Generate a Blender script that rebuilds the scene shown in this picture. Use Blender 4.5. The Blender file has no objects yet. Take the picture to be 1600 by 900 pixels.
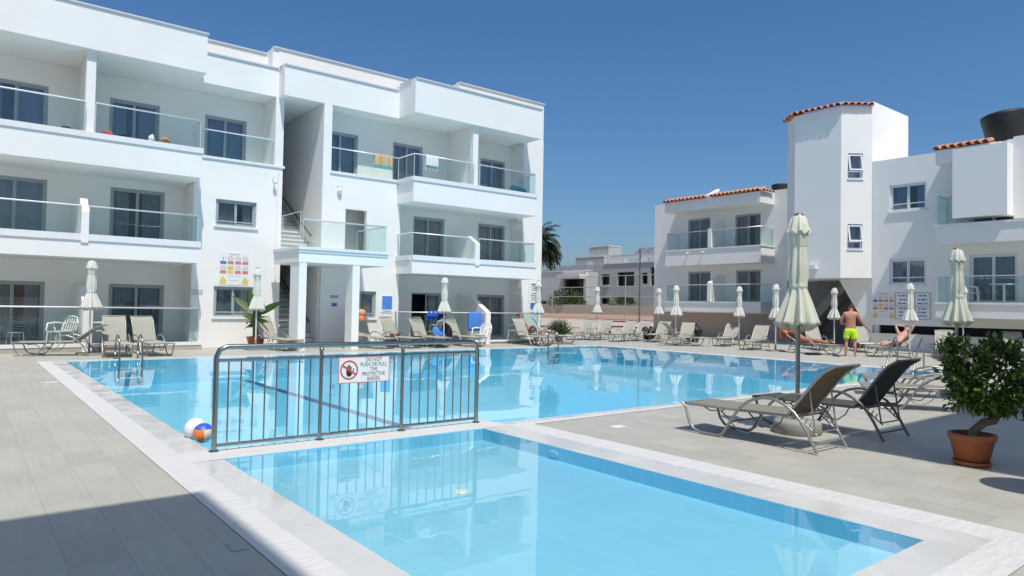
import bpy, bmesh, math, random
from mathutils import Vector, Matrix
random.seed(7)
R = math.radians
sc = bpy.context.scene
COL = sc.collection
# ------------------------------------------------------------------ helpers
class MB:
    """collects quads, boxes, tubes, lathes; build() links ONE mesh object"""
    def __init__(s): s.v=[]; s.f=[]; s.m=[]; s.sm=[]
    def add(s, verts, faces, mi=0, smooth=False):
        b=len(s.v); s.v+= [tuple(p) for p in verts]
        for f in faces:
            s.f.append([b+i for i in f]); s.m.append(mi); s.sm.append(smooth)
    def quad(s,a,b,c,d,mi=0): s.add([a,b,c,d],[(0,1,2,3)],mi)
    def box(s,x0,x1,y0,y1,z0,z1,mi=0):
        v=[(x0,y0,z0),(x1,y0,z0),(x1,y1,z0),(x0,y1,z0),(x0,y0,z1),(x1,y0,z1),(x1,y1,z1),(x0,y1,z1)]
        s.add(v,[(0,3,2,1),(4,5,6,7),(0,1,5,4),(1,2,6,5),(2,3,7,6),(3,0,4,7)],mi)
    def obox(s,M,x0,x1,y0,y1,z0,z1,mi=0):
        v=[M@Vector(p) for p in [(x0,y0,z0),(x1,y0,z0),(x1,y1,z0),(x0,y1,z0),(x0,y0,z1),(x1,y0,z1),(x1,y1,z1),(x0,y1,z1)]]
        s.add(v,[(0,3,2,1),(4,5,6,7),(0,1,5,4),(1,2,6,5),(2,3,7,6),(3,0,4,7)],mi)
    def prism(s,poly,h,mi=0):
        """poly: list of 3d points (planar, ccw seen from tip of h), extruded by vector h"""
        n=len(poly); h=Vector(h); a=[Vector(p) for p in poly]; b=[p+h for p in a]
        f=[tuple(range(n-1,-1,-1)),tuple(range(n,2*n))]
        for i in range(n): f.append((i,(i+1)%n,n+(i+1)%n,n+i))
        s.add(a+b,f,mi)
    def tube(s,pts,r,seg=8,mi=0,closed=False,caps=True):
        P=[Vector(p) for p in pts]; n=len(P); rad=r if isinstance(r,(list,tuple)) else [r]*n
        vs=[]; fs=[]; prev=None
        for i in range(n):
            if closed: t=(P[(i+1)%n]-P[i-1])
            else: t=P[min(i+1,n-1)]-P[max(i-1,0)]
            t.normalize()
            if prev is None:
                u=t.orthogonal().normalized()
            else:
                u=prev-t*prev.dot(t)
                u = u.normalized() if u.length>1e-6 else t.orthogonal().normalized()
            prev=u; w=t.cross(u)
            for k in range(seg):
                a=2*math.pi*k/seg; vs.append(P[i]+(u*math.cos(a)+w*math.sin(a))*rad[i])
        m=n if closed else n-1
        for i in range(m):
            j=(i+1)%n
            for k in range(seg):
                k2=(k+1)%seg; fs.append((i*seg+k,i*seg+k2,j*seg+k2,j*seg+k))
        s.add(vs,fs,mi,True)
        if caps and not closed:
            s.add(vs[:seg],[tuple(range(seg-1,-1,-1))],mi); s.add(vs[-seg:],[tuple(range(seg))],mi)
    def cyl(s,c,r0,r1,z0,z1,seg=24,mi=0,cap0=True,cap1=True,smooth=True):
        x,y=c; vs=[];
        for z,r in((z0,r0),(z1,r1)):
            for k in range(seg):
                a=2*math.pi*k/seg; vs.append((x+r*math.cos(a),y+r*math.sin(a),z))
        s.add(vs,[(k,(k+1)%seg,seg+(k+1)%seg,seg+k) for k in range(seg)],mi,smooth)
        if cap0: s.add(vs[:seg],[tuple(range(seg-1,-1,-1))],mi)
        if cap1: s.add(vs[seg:],[tuple(range(seg))],mi)
    def lathe(s,prof,seg=24,mi=0,c=(0,0),cap=True):
        """prof: [(z, fn or r)] r may be function of angle"""
        vs=[]; fs=[]
        for z,r in prof:
            for k in range(seg):
                a=2*math.pi*k/seg; rr=r(a) if callable(r) else r
                zz=z(a) if callable(z) else z
                vs.append((c[0]+rr*math.cos(a),c[1]+rr*math.sin(a),zz))
        for i in range(len(prof)-1):
            for k in range(seg):
                k2=(k+1)%seg; fs.append((i*seg+k,i*seg+k2,(i+1)*seg+k2,(i+1)*seg+k))
        s.add(vs,fs,mi,True)
        if cap:
            s.add(vs[:seg],[tuple(range(seg-1,-1,-1))],mi); s.add(vs[-seg:],[tuple(range(seg))],mi)
    def sphere(s,c,r,mi=0,seg=16,rings=10,sz=1):
        vs=[];fs=[]
        for i in range(rings+1):
            t=math.pi*i/rings
            for k in range(seg):
                a=2*math.pi*k/seg
                vs.append((c[0]+r*math.sin(t)*math.cos(a),c[1]+r*math.sin(t)*math.sin(a),c[2]+r*sz*math.cos(t)))
        for i in range(rings):
            for k in range(seg):
                k2=(k+1)%seg; fs.append((i*seg+k,(i+1)*seg+k,(i+1)*seg+k2,i*seg+k2))
        s.add(vs,fs,mi,True)
    def wall(s,O,U,N,w,z0,z1,holes=(),t=0.2,mi=0):
        """wall in the plane through O along unit U (horizontal), outward normal N; holes (u0,u1,za,zb); thickness t inwards"""
        O=Vector(O);U=Vector(U);N=Vector(N)
        us=sorted({0,w}|{min(max(h[i],0),w) for h in holes for i in(0,1)}); zs=sorted({z0,z1}|{min(max(h[i],z0),z1) for h in holes for i in(2,3)})
        def solid(i,j):
            if i<0 or j<0 or i>=len(us)-1 or j>=len(zs)-1: return False
            u=(us[i]+us[i+1])/2; z=(zs[j]+zs[j+1])/2
            return not any(h[0]<u<h[1] and h[2]<z<h[3] for h in holes)
        def P(u,z,d): return O+U*u+Vector((0,0,z))-N*d
        # orientation so that front normal = N
        flip = U.cross(Vector((0,0,1))).dot(N)<0
        def q(a,b,c,d):
            if flip: s.quad(d,c,b,a,mi)
            else: s.quad(a,b,c,d,mi)
        for i in range(len(us)-1):
            for j in range(len(zs)-1):
                if not solid(i,j): continue
                a,b,c,d=us[i],us[i+1],zs[j],zs[j+1]
                q(P(a,c,0),P(b,c,0),P(b,d,0),P(a,d,0)); q(P(a,d,t),P(b,d,t),P(b,c,t),P(a,c,t))
                if not solid(i-1,j): q(P(a,c,t),P(a,c,0),P(a,d,0),P(a,d,t))
                if not solid(i+1,j): q(P(b,c,0),P(b,c,t),P(b,d,t),P(b,d,0))
                if not solid(i,j-1): q(P(a,c,t),P(b,c,t),P(b,c,0),P(a,c,0))
                if not solid(i,j+1): q(P(a,d,0),P(b,d,0),P(b,d,t),P(a,d,t))
    def build(s,name,mats,parent=None,loc=None,bevel=0):
        me=bpy.data.meshes.new(name); me.from_pydata(s.v,[],s.f)
        if not isinstance(mats,(list,tuple)): mats=[mats]
        for m in mats: me.materials.append(m)
        me.polygons.foreach_set('material_index',s.m); me.polygons.foreach_set('use_smooth',s.sm)
        me.update()
        o=bpy.data.objects.new(name,me); COL.objects.link(o)
        if parent:
            o.parent=parent
            if parent.get('_w'): o.location=-parent.location
        if loc: o.location=loc
        if bevel:
            b=o.modifiers.new('bevel','BEVEL'); b.width=bevel; b.segments=2; b.limit_method='ANGLE'
        return o
def thing(name,label,cat,loc=(0,0,0),rz=0,group=None):
    o=bpy.data.objects.new(name,None); COL.objects.link(o); o.location=loc; o.rotation_euler=(0,0,rz)
    o.empty_display_size=.2
    o['label']=label; o['category']=cat
    if group: o['group']=group
    return o
def tag(o,label,cat,group=None):
    o['label']=label; o['category']=cat
    if group: o['group']=group
    return o
def struct(o,kind='structure'): o['kind']=kind; return o
def dup(root,loc,rz,label=None,group=None,scale=None):
    r=root.copy(); COL.objects.link(r); r.location=loc; r.rotation_euler=(0,0,rz)
    if label: r['label']=label
    if group: r['group']=group
    if scale: r.scale=(scale,)*3
    def rec(a,b):
        for ch in list(a.children):
            c=ch.copy(); COL.objects.link(c); c.parent=b; rec(ch,c)
    rec(root,r); return r
def yaw(fx,fy): return math.atan2(-fx,fy)      # local +Y turned to (fx,fy)
# ------------------------------------------------------------------ materials
MT={}
def mat(name,col,rough=.5,metal=0,spec=.5,noise=0,nscale=3,bump=0,bscale=40,coat=0,trans=0,tcol=None,stretch=None,noise2=0,n2scale=.5):
    m=bpy.data.materials.new(name); m.use_nodes=True; nt=m.node_tree; b=nt.nodes['Principled BSDF']
    b.inputs['Base Color'].default_value=(*col,1); b.inputs['Roughness'].default_value=rough; b.inputs['Metallic'].default_value=metal
    b.inputs['Specular IOR Level'].default_value=spec; b.inputs['Coat Weight'].default_value=coat
    L=nt.links
    if noise or bump or noise2:
        tc=nt.nodes.new('ShaderNodeTexCoord'); mp=nt.nodes.new('ShaderNodeMapping'); L.new(tc.outputs['Object'],mp.inputs[0])
        if stretch: mp.inputs['Scale'].default_value=stretch
    if noise:
        n=nt.nodes.new('ShaderNodeTexNoise'); n.inputs['Scale'].default_value=nscale; n.inputs['Detail'].default_value=6; L.new(mp.outputs[0],n.inputs['Vector'])
        mx=nt.nodes.new('ShaderNodeMixRGB'); mx.inputs[1].default_value=(*[c*(1-noise) for c in col],1); mx.inputs[2].default_value=(*[min(1,c*(1+noise)) for c in col],1)
        L.new(n.outputs['Fac'],mx.inputs[0]); out=mx.outputs[0]
        if noise2:
            n2=nt.nodes.new('ShaderNodeTexNoise'); n2.inputs['Scale'].default_value=n2scale; n2.inputs['Detail'].default_value=3; L.new(mp.outputs[0],n2.inputs['Vector'])
            rp=nt.nodes.new('ShaderNodeMapRange'); rp.inputs[3].default_value=1-noise2; rp.inputs[4].default_value=1+noise2*.4; L.new(n2.outputs['Fac'],rp.inputs[0])
            mm=nt.nodes.new('ShaderNodeMixRGB'); mm.blend_type='MULTIPLY'; mm.inputs[0].default_value=1; L.new(out,mm.inputs[1]); L.new(rp.outputs[0],mm.inputs[2]); out=mm.outputs[0]
        L.new(out,b.inputs['Base Color'])
    if bump:
        n=nt.nodes.new('ShaderNodeTexNoise'); n.inputs['Scale'].default_value=bscale; n.inputs['Detail'].default_value=5; L.new(mp.outputs[0],n.inputs['Vector'])
        bp=nt.nodes.new('ShaderNodeBump'); bp.inputs['Strength'].default_value=bump; bp.inputs['Distance'].default_value=.02
        L.new(n.outputs['Fac'],bp.inputs['Height']); L.new(bp.outputs[0],b.inputs['Normal'])
    if trans:
        tr=nt.nodes.new('ShaderNodeBsdfTranslucent'); tr.inputs[0].default_value=(*(tcol or col),1)
        ms=nt.nodes.new('ShaderNodeMixShader'); ms.inputs[0].default_value=trans
        o=nt.nodes['Material Output']; L.new(b.outputs[0],ms.inputs[1]); L.new(tr.outputs[0],ms.inputs[2]); L.new(ms.outputs[0],o.inputs[0])
    MT[name]=m; return m
def glass(name,tint,ior=1.5,gl=(1,1,1),rough=0.0,bump=0,bscale=3,bstretch=(1,1,1),boost=1.0):
    """clear sheet: transparent tint + fresnel mirror"""
    m=bpy.data.materials.new(name); m.use_nodes=True; nt=m.node_tree; nt.nodes.clear(); L=nt.links
    o=nt.nodes.new('ShaderNodeOutputMaterial'); t=nt.nodes.new('ShaderNodeBsdfTransparent'); t.inputs[0].default_value=(*tint,1)
    g=nt.nodes.new('ShaderNodeBsdfGlossy'); g.inputs['Color'].default_value=(*gl,1); g.inputs['Roughness'].default_value=rough
    fr=nt.nodes.new('ShaderNodeFresnel'); fr.inputs['IOR'].default_value=ior; mx=nt.nodes.new('ShaderNodeMixShader')
    ge=nt.nodes.new('ShaderNodeNewGeometry'); io=nt.nodes.new('ShaderNodeMapRange'); io.inputs[3].default_value=ior; io.inputs[4].default_value=1/ior
    L.new(ge.outputs['Backfacing'],io.inputs[0]); L.new(io.outputs[0],fr.inputs['IOR'])
    fac=fr.outputs[0]
    if boost!=1:
        mu=nt.nodes.new('ShaderNodeMath'); mu.operation='MULTIPLY'; mu.use_clamp=True; mu.inputs[1].default_value=boost; L.new(fac,mu.inputs[0]); fac=mu.outputs[0]
    L.new(fac,mx.inputs[0]); L.new(t.outputs[0],mx.inputs[1]); L.new(g.outputs[0],mx.inputs[2]); L.new(mx.outputs[0],o.inputs[0])
    if bump:
        tc=nt.nodes.new('ShaderNodeTexCoord'); mp=nt.nodes.new('ShaderNodeMapping'); L.new(tc.outputs['Object'],mp.inputs[0]); mp.inputs['Scale'].default_value=bstretch
        n=nt.nodes.new('ShaderNodeTexNoise'); n.inputs['Scale'].default_value=bscale; n.inputs['Detail'].default_value=3; L.new(mp.outputs[0],n.inputs['Vector'])
        bp=nt.nodes.new('ShaderNodeBump'); bp.inputs['Strength'].default_value=bump; bp.inputs['Distance'].default_value=.05; L.new(n.outputs['Fac'],bp.inputs['Height'])
        L.new(bp.outputs[0],g.inputs['Normal']); L.new(bp.outputs[0],fr.inputs['Normal'])
    MT[name]=m; return m
WHITE=mat('white render',(.865,.855,.82),.85,spec=.2,noise=.035,nscale=1.6,bump=.10,bscale=60,noise2=.09,n2scale=.45)
WHITE_R=mat('white render right',(.865,.85,.815),.85,spec=.2,noise=.03,nscale=1.0,bump=.08,bscale=60,noise2=.06,n2scale=.3)
CAP=mat('coping stone cap',(.62,.63,.63),.7,noise=.06,nscale=4)
SILL=mat('white marble sill',(.78,.79,.78),.5,noise=.05,nscale=5)
GREYTILE=mat('plinth tile',(.42,.39,.33),.6,noise=.12,nscale=3)
ALU=mat('grey aluminium frame',(.36,.40,.42),.4,metal=.0,noise=.05,nscale=3)
WALU=mat('white aluminium frame',(.72,.74,.76),.4)
RAIL=mat('satin rail',(.75,.76,.77),.3,metal=.35)
STEEL=mat('stainless steel',(.33,.34,.32),.24,metal=1.0,noise=.08,nscale=6)
FRAME=mat('champagne tube',(.34,.33,.30),.35,metal=.55,noise=.06,nscale=4)
FRAME_D=mat('bronze tube',(.16,.155,.14),.4,metal=.4)
SLING=mat('taupe mesh sling',(.27,.25,.20),.8,noise=.06,nscale=5,bump=.25,bscale=150,trans=.16,tcol=(.16,.10,.04))
SLING_DSHADE=mat('shade darkened sling',(.075,.07,.06),.8,noise=.06,nscale=5,bump=.25,bscale=150,trans=.12)  # darker copy of the taupe sling, building shade put into the colour
CANVAS=mat('cream canvas',(.76,.77,.64),.9,noise=.05,nscale=6,trans=.22)
CANVAS_W=mat('white canvas',(.76,.76,.69),.9,noise=.04,nscale=6,trans=.2)
TERRA=mat('terracotta plastic',(.36,.115,.045),.5,noise=.12,nscale=7)
RTILE=mat('clay roof tile',(.64,.29,.17),.8,noise=.28,nscale=2.2)
SOIL=mat('potting soil',(.03,.022,.015),.95,noise=.3,nscale=30)
CONC=mat('concrete base',(.30,.29,.26),.9,noise=.15,nscale=8,bump=.3,bscale=40)
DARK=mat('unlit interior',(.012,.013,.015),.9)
CURT=mat('pleated curtain',(.24,.26,.28),.9,noise=.25,nscale=3)
CURT_B=mat('blue grey curtain',(.20,.25,.33),.9,noise=.2,nscale=3)
PLAST=mat('white plastic',(.78,.78,.76),.35)
BLACKP=mat('black plastic',(.009,.009,.010),.6,noise=.2,nscale=4,bump=.15,bscale=8)
PANE=glass('window pane',(.68,.75,.80),1.6,(.95,.97,1),boost=2.3)
BGLASS=glass('green balcony glass',(.80,.905,.89),1.5,(.9,1,1))
SIGNW=mat('sign white',(.80,.80,.79),.45)
INK=mat('sign black',(.02,.02,.025),.5)
RED=mat('sign red',(.58,.09,.08),.5)
REDP=mat('sign pale red',(.60,.22,.22),.5)
BLUE=mat('sign blue',(.05,.16,.55),.45)
BLUEP=mat('pale navy',(.12,.15,.40),.5)
YEL=mat('sign yellow',(.70,.58,.14),.5)
GREYT=mat('grey print',(.40,.41,.43),.6)
ORANGE=mat('orange plastic',(.80,.20,.04),.45)
# ---- deck tiles: 0.61 x 0.31 porcelain, long side along Y, half bond
def tile_mat(name,c1,c2,mortar,bw,bh,ms,offx=0,offy=0,rough=.5,swap=True,off=.5,noise=.1,streak=.1,bump=.15):
    m=bpy.data.materials.new(name); m.use_nodes=True; nt=m.node_tree; L=nt.links; b=nt.nodes['Principled BSDF']
    tc=nt.nodes.new('ShaderNodeTexCoord'); sp=nt.nodes.new('ShaderNodeSeparateXYZ'); cb=nt.nodes.new('ShaderNodeCombineXYZ'); L.new(tc.outputs['Object'],sp.inputs[0])
    ax=nt.nodes.new('ShaderNodeMath'); ax.operation='ADD'; ax.inputs[1].default_value=offx; ay=nt.nodes.new('ShaderNodeMath'); ay.operation='ADD'; ay.inputs[1].default_value=offy
    L.new(sp.outputs['Y' if swap else 'X'],ax.inputs[0]); L.new(sp.outputs['X' if swap else 'Y'],ay.inputs[0]); L.new(ax.outputs[0],cb.inputs[0]); L.new(ay.outputs[0],cb.inputs[1])
    br=nt.nodes.new('ShaderNodeTexBrick'); L.new(cb.outputs[0],br.inputs['Vector']); br.inputs['Scale'].default_value=1; br.inputs['Brick Width'].default_value=bw; br.inputs['Row Height'].default_value=bh
    br.offset=off; br.inputs['Mortar Size'].default_value=ms; br.inputs['Mortar Smooth'].default_value=.1; br.inputs['Bias'].default_value=0
    br.inputs['Color1'].default_value=(*c1,1); br.inputs['Color2'].default_value=(*c2,1); br.inputs['Mortar'].default_value=(*mortar,1)
    n=nt.nodes.new('ShaderNodeTexNoise'); n.inputs['Scale'].default_value=3.5; n.inputs['Detail'].default_value=8; n.inputs['Roughness'].default_value=.65; L.new(tc.outputs['Object'],n.inputs['Vector'])
    mr=nt.nodes.new('ShaderNodeMapRange'); mr.inputs[1].default_value=.25; mr.inputs[2].default_value=.75; mr.inputs[3].default_value=1-noise; mr.inputs[4].default_value=1+noise; L.new(n.outputs['Fac'],mr.inputs[0])
    mp=nt.nodes.new('ShaderNodeMapping'); mp.inputs['Scale'].default_value=(14,1.2,1) if swap else (1.2,14,1); L.new(tc.outputs['Object'],mp.inputs[0])
    n2=nt.nodes.new('ShaderNodeTexNoise'); n2.inputs['Scale'].default_value=1.5; n2.inputs['Detail'].default_value=5; L.new(mp.outputs[0],n2.inputs['Vector'])
    mr2=nt.nodes.new('ShaderNodeMapRange'); mr2.inputs[1].default_value=.3; mr2.inputs[2].default_value=.7; mr2.inputs[3].default_value=1-streak; mr2.inputs[4].default_value=1+streak; L.new(n2.outputs['Fac'],mr2.inputs[0])
    m1=nt.nodes.new('ShaderNodeMixRGB'); m1.blend_type='MULTIPLY'; m1.inputs[0].default_value=1; L.new(br.outputs['Color'],m1.inputs[1]); L.new(mr.outputs[0],m1.inputs[2])
    m2=nt.nodes.new('ShaderNodeMixRGB'); m2.blend_type='MULTIPLY'; m2.inputs[0].default_value=1; L.new(m1.outputs[0],m2.inputs[1]); L.new(mr2.outputs[0],m2.inputs[2])
    L.new(m2.outputs[0],b.inputs['Base Color'])
    rr=nt.nodes.new('ShaderNodeMapRange'); rr.inputs[3].default_value=rough-.1; rr.inputs[4].default_value=rough+.15; L.new(n.outputs['Fac'],rr.inputs[0]); L.new(rr.outputs[0],b.inputs['Roughness'])
    bp=nt.nodes.new('ShaderNodeBump'); bp.inputs['Strength'].default_value=bump; bp.inputs['Distance'].default_value=.01; iv=nt.nodes.new('ShaderNodeMath'); iv.operation='SUBTRACT'; iv.inputs[0].default_value=1
    L.new(br.outputs['Fac'],iv.inputs[1]); L.new(iv.outputs[0],bp.inputs['Height']); L.new(bp.outputs[0],b.inputs['Normal'])
    return m
DECK=tile_mat('deck porcelain',(.39,.375,.325),(.44,.422,.365),(.31,.30,.27),.61,.31,.003,offx=.04,offy=.10,rough=.5,noise=.07,streak=.05,bump=.10)
POOLT=tile_mat('child pool mosaic',(.235,.53,.645),(.245,.545,.66),(.268,.565,.672),.62,.31,.008,rough=.4,noise=.03,streak=.02,off=0,bump=.05)
POOLW=tile_mat('child pool wall tile',(.19,.56,.74),(.20,.575,.755),(.27,.63,.79),.16,.31,.005,rough=.4,noise=.04,streak=.02,off=0,bump=.05)
POOLM=tile_mat('main pool mosaic',(.225,.65,.82),(.23,.665,.835),(.255,.675,.84),.62,.31,.006,rough=.4,noise=.05,streak=.03,off=0,bump=.05)
LANE=mat('lane line tile',(.015,.05,.22),.4,noise=.1,nscale=8)
def coping_mat(name,col,rough,wave=.25,coat=0):
    m=mat(name,col,rough,noise=.07,nscale=2.5,noise2=.08,n2scale=.8,coat=coat,stretch=(1,1,1)); nt=m.node_tree; L=nt.links; b=nt.nodes['Principled BSDF']
    tc=nt.nodes.new('ShaderNodeTexCoord'); w=nt.nodes.new('ShaderNodeTexNoise'); w.inputs['Scale'].default_value=4; w.inputs['Detail'].default_value=4
    mp=nt.nodes.new('ShaderNodeMapping'); mp.inputs['Scale'].default_value=(1.4,4,1); L.new(tc.outputs['Object'],mp.inputs[0]); L.new(mp.outputs[0],w.inputs['Vector'])
    bp=nt.nodes.new('ShaderNodeBump'); bp.inputs['Strength'].default_value=wave; bp.inputs['Distance'].default_value=.02; L.new(w.outputs['Fac'],bp.inputs['Height']); L.new(bp.outputs[0],b.inputs['Normal'])
    return m
COPE=coping_mat('white stone coping',(.63,.62,.595),.5,.7)
COPE_WET=coping_mat('wet stone coping',(.575,.57,.545),.14,.12)
JOINT=mat('coping joint',(.38,.38,.37),.7)
_n=COPE_WET.node_tree; _b=_n.nodes['Principled BSDF']; _t=_n.nodes.new('ShaderNodeTexCoord'); _q=_n.nodes.new('ShaderNodeTexNoise'); _q.inputs['Scale'].default_value=2.2; _q.inputs['Detail'].default_value=5
_n.links.new(_t.outputs['Object'],_q.inputs['Vector']); _m=_n.nodes.new('ShaderNodeMapRange'); _m.inputs[1].default_value=.35; _m.inputs[2].default_value=.68; _m.inputs[3].default_value=.06; _m.inputs[4].default_value=.5; _n.links.new(_q.outputs['Fac'],_m.inputs[0]); _n.links.new(_m.outputs[0],_b.inputs['Roughness'])
WATER=glass('pool water',(.90,.985,1.0),1.33,(1,1,1),bump=.022,bscale=1.6,bstretch=(1,1,1))
WATERM=glass('main pool water',(.80,.96,1.0),1.33,(1,1,1),bump=.035,bscale=1.3,bstretch=(1,1,1))
# ------------------------------------------------------------------ camera, sky, sun
cam=bpy.data.cameras.new('camera'); co=bpy.data.objects.new('camera',cam); COL.objects.link(co); sc.camera=co
cam.sensor_width=36; cam.lens=1083.9/1600*36; cam.clip_end=6000; cam.clip_start=.05
YAW,PIT,ROL=.673191754,.0255190505,.0187393155
fw=Vector((math.sin(YAW)*math.cos(PIT),math.cos(YAW)*math.cos(PIT),math.sin(PIT))); rt=Vector((math.cos(YAW),-math.sin(YAW),0)); up=rt.cross(fw)
r2=rt*math.cos(ROL)+up*math.sin(ROL); u2=up*math.cos(ROL)-rt*math.sin(ROL)
co.matrix_world=Matrix(((r2.x,u2.x,-fw.x,0),(r2.y,u2.y,-fw.y,0),(r2.z,u2.z,-fw.z,1.5),(0,0,0,1)))
W=bpy.data.worlds.new('World'); sc.world=W; W.use_nodes=True; nt=W.node_tree
sky=nt.nodes.new('ShaderNodeTexSky'); sky.sky_type='NISHITA'; sky.sun_disc=False; sky.sun_elevation=R(63.5); sky.sun_rotation=R(197.5); sky.air_density=1.0; sky.dust_density=2.0; sky.ozone_density=8; sky.altitude=0
hs_=nt.nodes.new('ShaderNodeHueSaturation'); hs_.inputs['Saturation'].default_value=1.14; hs_.inputs['Hue'].default_value=.498; nt.links.new(sky.outputs[0],hs_.inputs['Color']); nt.links.new(hs_.outputs[0],nt.nodes['Background'].inputs[0]); nt.nodes['Background'].inputs[1].default_value=.119
sl=bpy.data.lights.new('sun','SUN'); sl.energy=4.1; sl.angle=R(.53); sl.color=(1,.955,.875); so=bpy.data.objects.new('sun',sl); COL.objects.link(so)
so.rotation_euler=Vector((.15,.476,-1)).to_track_quat('-Z','Y').to_euler()
sc.view_settings.view_transform='Standard'; sc.view_settings.look='None'; sc.view_settings.gamma=1; sc.view_settings.exposure=0.0
# ------------------------------------------------------------------ ground, deck, coping, pools
def sheet(name,m,rects,z,kind='structure'):
    b=MB()
    for x0,x1,y0,y1 in rects: b.quad((x0,y0,z),(x1,y0,z),(x1,y1,z),(x0,y1,z))
    return struct(b.build(name,m),kind)
EARTH=mat('dry earth',(.30,.25,.19),.95,noise=.2,nscale=.5)
X0,X1,Y0,Y1=-30,36,-14,36
sheet('ground',EARTH,[(-3000,3000,-3000,Y0),(-3000,3000,Y1,3000),(-3000,X0,Y0,Y1),(X1,3000,Y0,Y1)],-.004)
CX0,CX1,CY1=1.45,19.98,19.42          # outer outline of coping
sheet('pool_deck',DECK,[(X0,X1,Y0,1.35),(X0,CX0,1.35,CY1),(5.76,X1,1.35,6.73),(CX1,X1,6.73,CY1),(X0,X1,CY1,Y1)],0.0)
# coping: dry outer band and wet inner band
dry=MB(); wet=MB(); jo=MB()
zt,zw=.004,.001
def ring(b,pts_out,pts_in,zo,zi):
    n=len(pts_out)
    for i in range(n):
        j=(i+1)%n; a,c=pts_out[i],pts_out[j]; d,e=pts_in[j],pts_in[i]
        b.quad((*a,zo),(*c,zo),(*d,zi),(*e,zi))
outer=[(1.45,1.35),(5.76,1.35),(5.76,6.73),(19.98,6.73),(19.98,19.42),(1.45,19.42)]
mid_=[(1.72,1.62),(5.42,1.62),(5.42,6.88),(19.75,6.88),(19.75,19.24),(1.72,19.24)]
ring(dry,outer,mid_,zt,zt)
# inner wet band out to water edges: child rect and main polygon, with divider between
WX0=2.0
wet.quad((1.72,1.62,zt),(5.42,1.62,zt),(5.04,1.9,zw),(WX0,1.9,zw))          # child front
wet.quad((5.42,1.62,zt),(5.42,6.83,zt),(5.04,6.83,zw),(5.04,1.9,zw))        # child right
wet.quad((1.72,6.83,zt),(1.72,1.62,zt),(WX0,1.9,zw),(WX0,6.83,zw))          # child left
wet.quad((1.72,19.24,zt),(1.72,7.30,zt),(WX0,7.30,zw),(WX0,19.06,zw))       # main left
wet.quad((19.75,19.24,zt),(1.72,19.24,zt),(WX0,19.06,zw),(19.55,19.06,zw))  # main far
wet.quad((19.75,6.88,zt),(19.75,19.24,zt),(19.55,19.06,zw),(19.55,7.03,zw)) # main right
wet.quad((5.42,6.88,zt),(19.75,6.88,zt),(19.55,7.03,zw),(5.42,7.03,zw))     # main near
div=MB()
div.quad((1.72,6.83,zt),(5.42,6.83,zt),(5.42,7.30,zt),(1.72,7.30,zt))       # divider
div.quad((2.0,7.30,zt),(5.42,7.30,zt),(5.42,7.30,-.25),(2.0,7.30,-.25))
struct(dry.build('pool_coping',COPE)); struct(wet.build('wet_coping',COPE_WET)); struct(div.build('pool_divider',COPE))
# shells
b=MB(); zf=-.14
b.quad((2,1.9,zf),(5.04,1.9,zf),(5.04,6.83,zf),(2,6.83,zf)); struct(b.build('paddling_pool_floor',POOLT))
b=MB(); zc=zw
for a,c in [((2,1.9),(5.04,1.9)),((5.04,1.9),(5.04,6.83)),((5.04,6.83),(2,6.83)),((2,6.83),(2,1.9))]: b.quad((*a,zf),(*c,zf),(*c,zt if a[1]==6.83 and c[1]==6.83 else zc),(*a,zt if a[1]==6.83 and c[1]==6.83 else zc))
struct(b.build('paddling_pool_wall',POOLW))
b=MB(); zd=-.62
b.quad((2,7.03,zd),(19.55,7.03,zd),(19.55,19.06,zd),(2,19.06,zd)); struct(b.build('main_pool_floor',POOLM))
b=MB()
for a,c in [((5.42,7.03),(19.55,7.03)),((19.55,7.03),(19.55,19.06)),((19.55,19.06),(2,19.06)),((2,19.06),(2,7.30)),((2,7.30),(5.42,7.30)),((5.42,7.30),(5.42,7.03))]: b.quad((*a,zd),(*c,zd),(*c,zw),(*a,zw))
struct(b.build('main_pool_wall',POOLM))
b=MB(); b.box(5.95,6.15,7.4,18.9,zd+.003,zd+.006); struct(b.build('lane_line',LANE))
b=MB(); b.quad((2,1.9,-.003),(5.04,1.9,-.003),(5.04,6.83,-.003),(2,6.83,-.003)); struct(b.build('paddling_pool_water',WATER))
b=MB()
for r_ in ((2,5.42,7.30,19.06),(5.42,19.55,7.03,19.06)): b.quad((r_[0],r_[2],-.003),(r_[1],r_[2],-.003),(r_[1],r_[3],-.003),(r_[0],r_[3],-.003))
struct(b.build('main_pool_water',WATERM))
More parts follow.
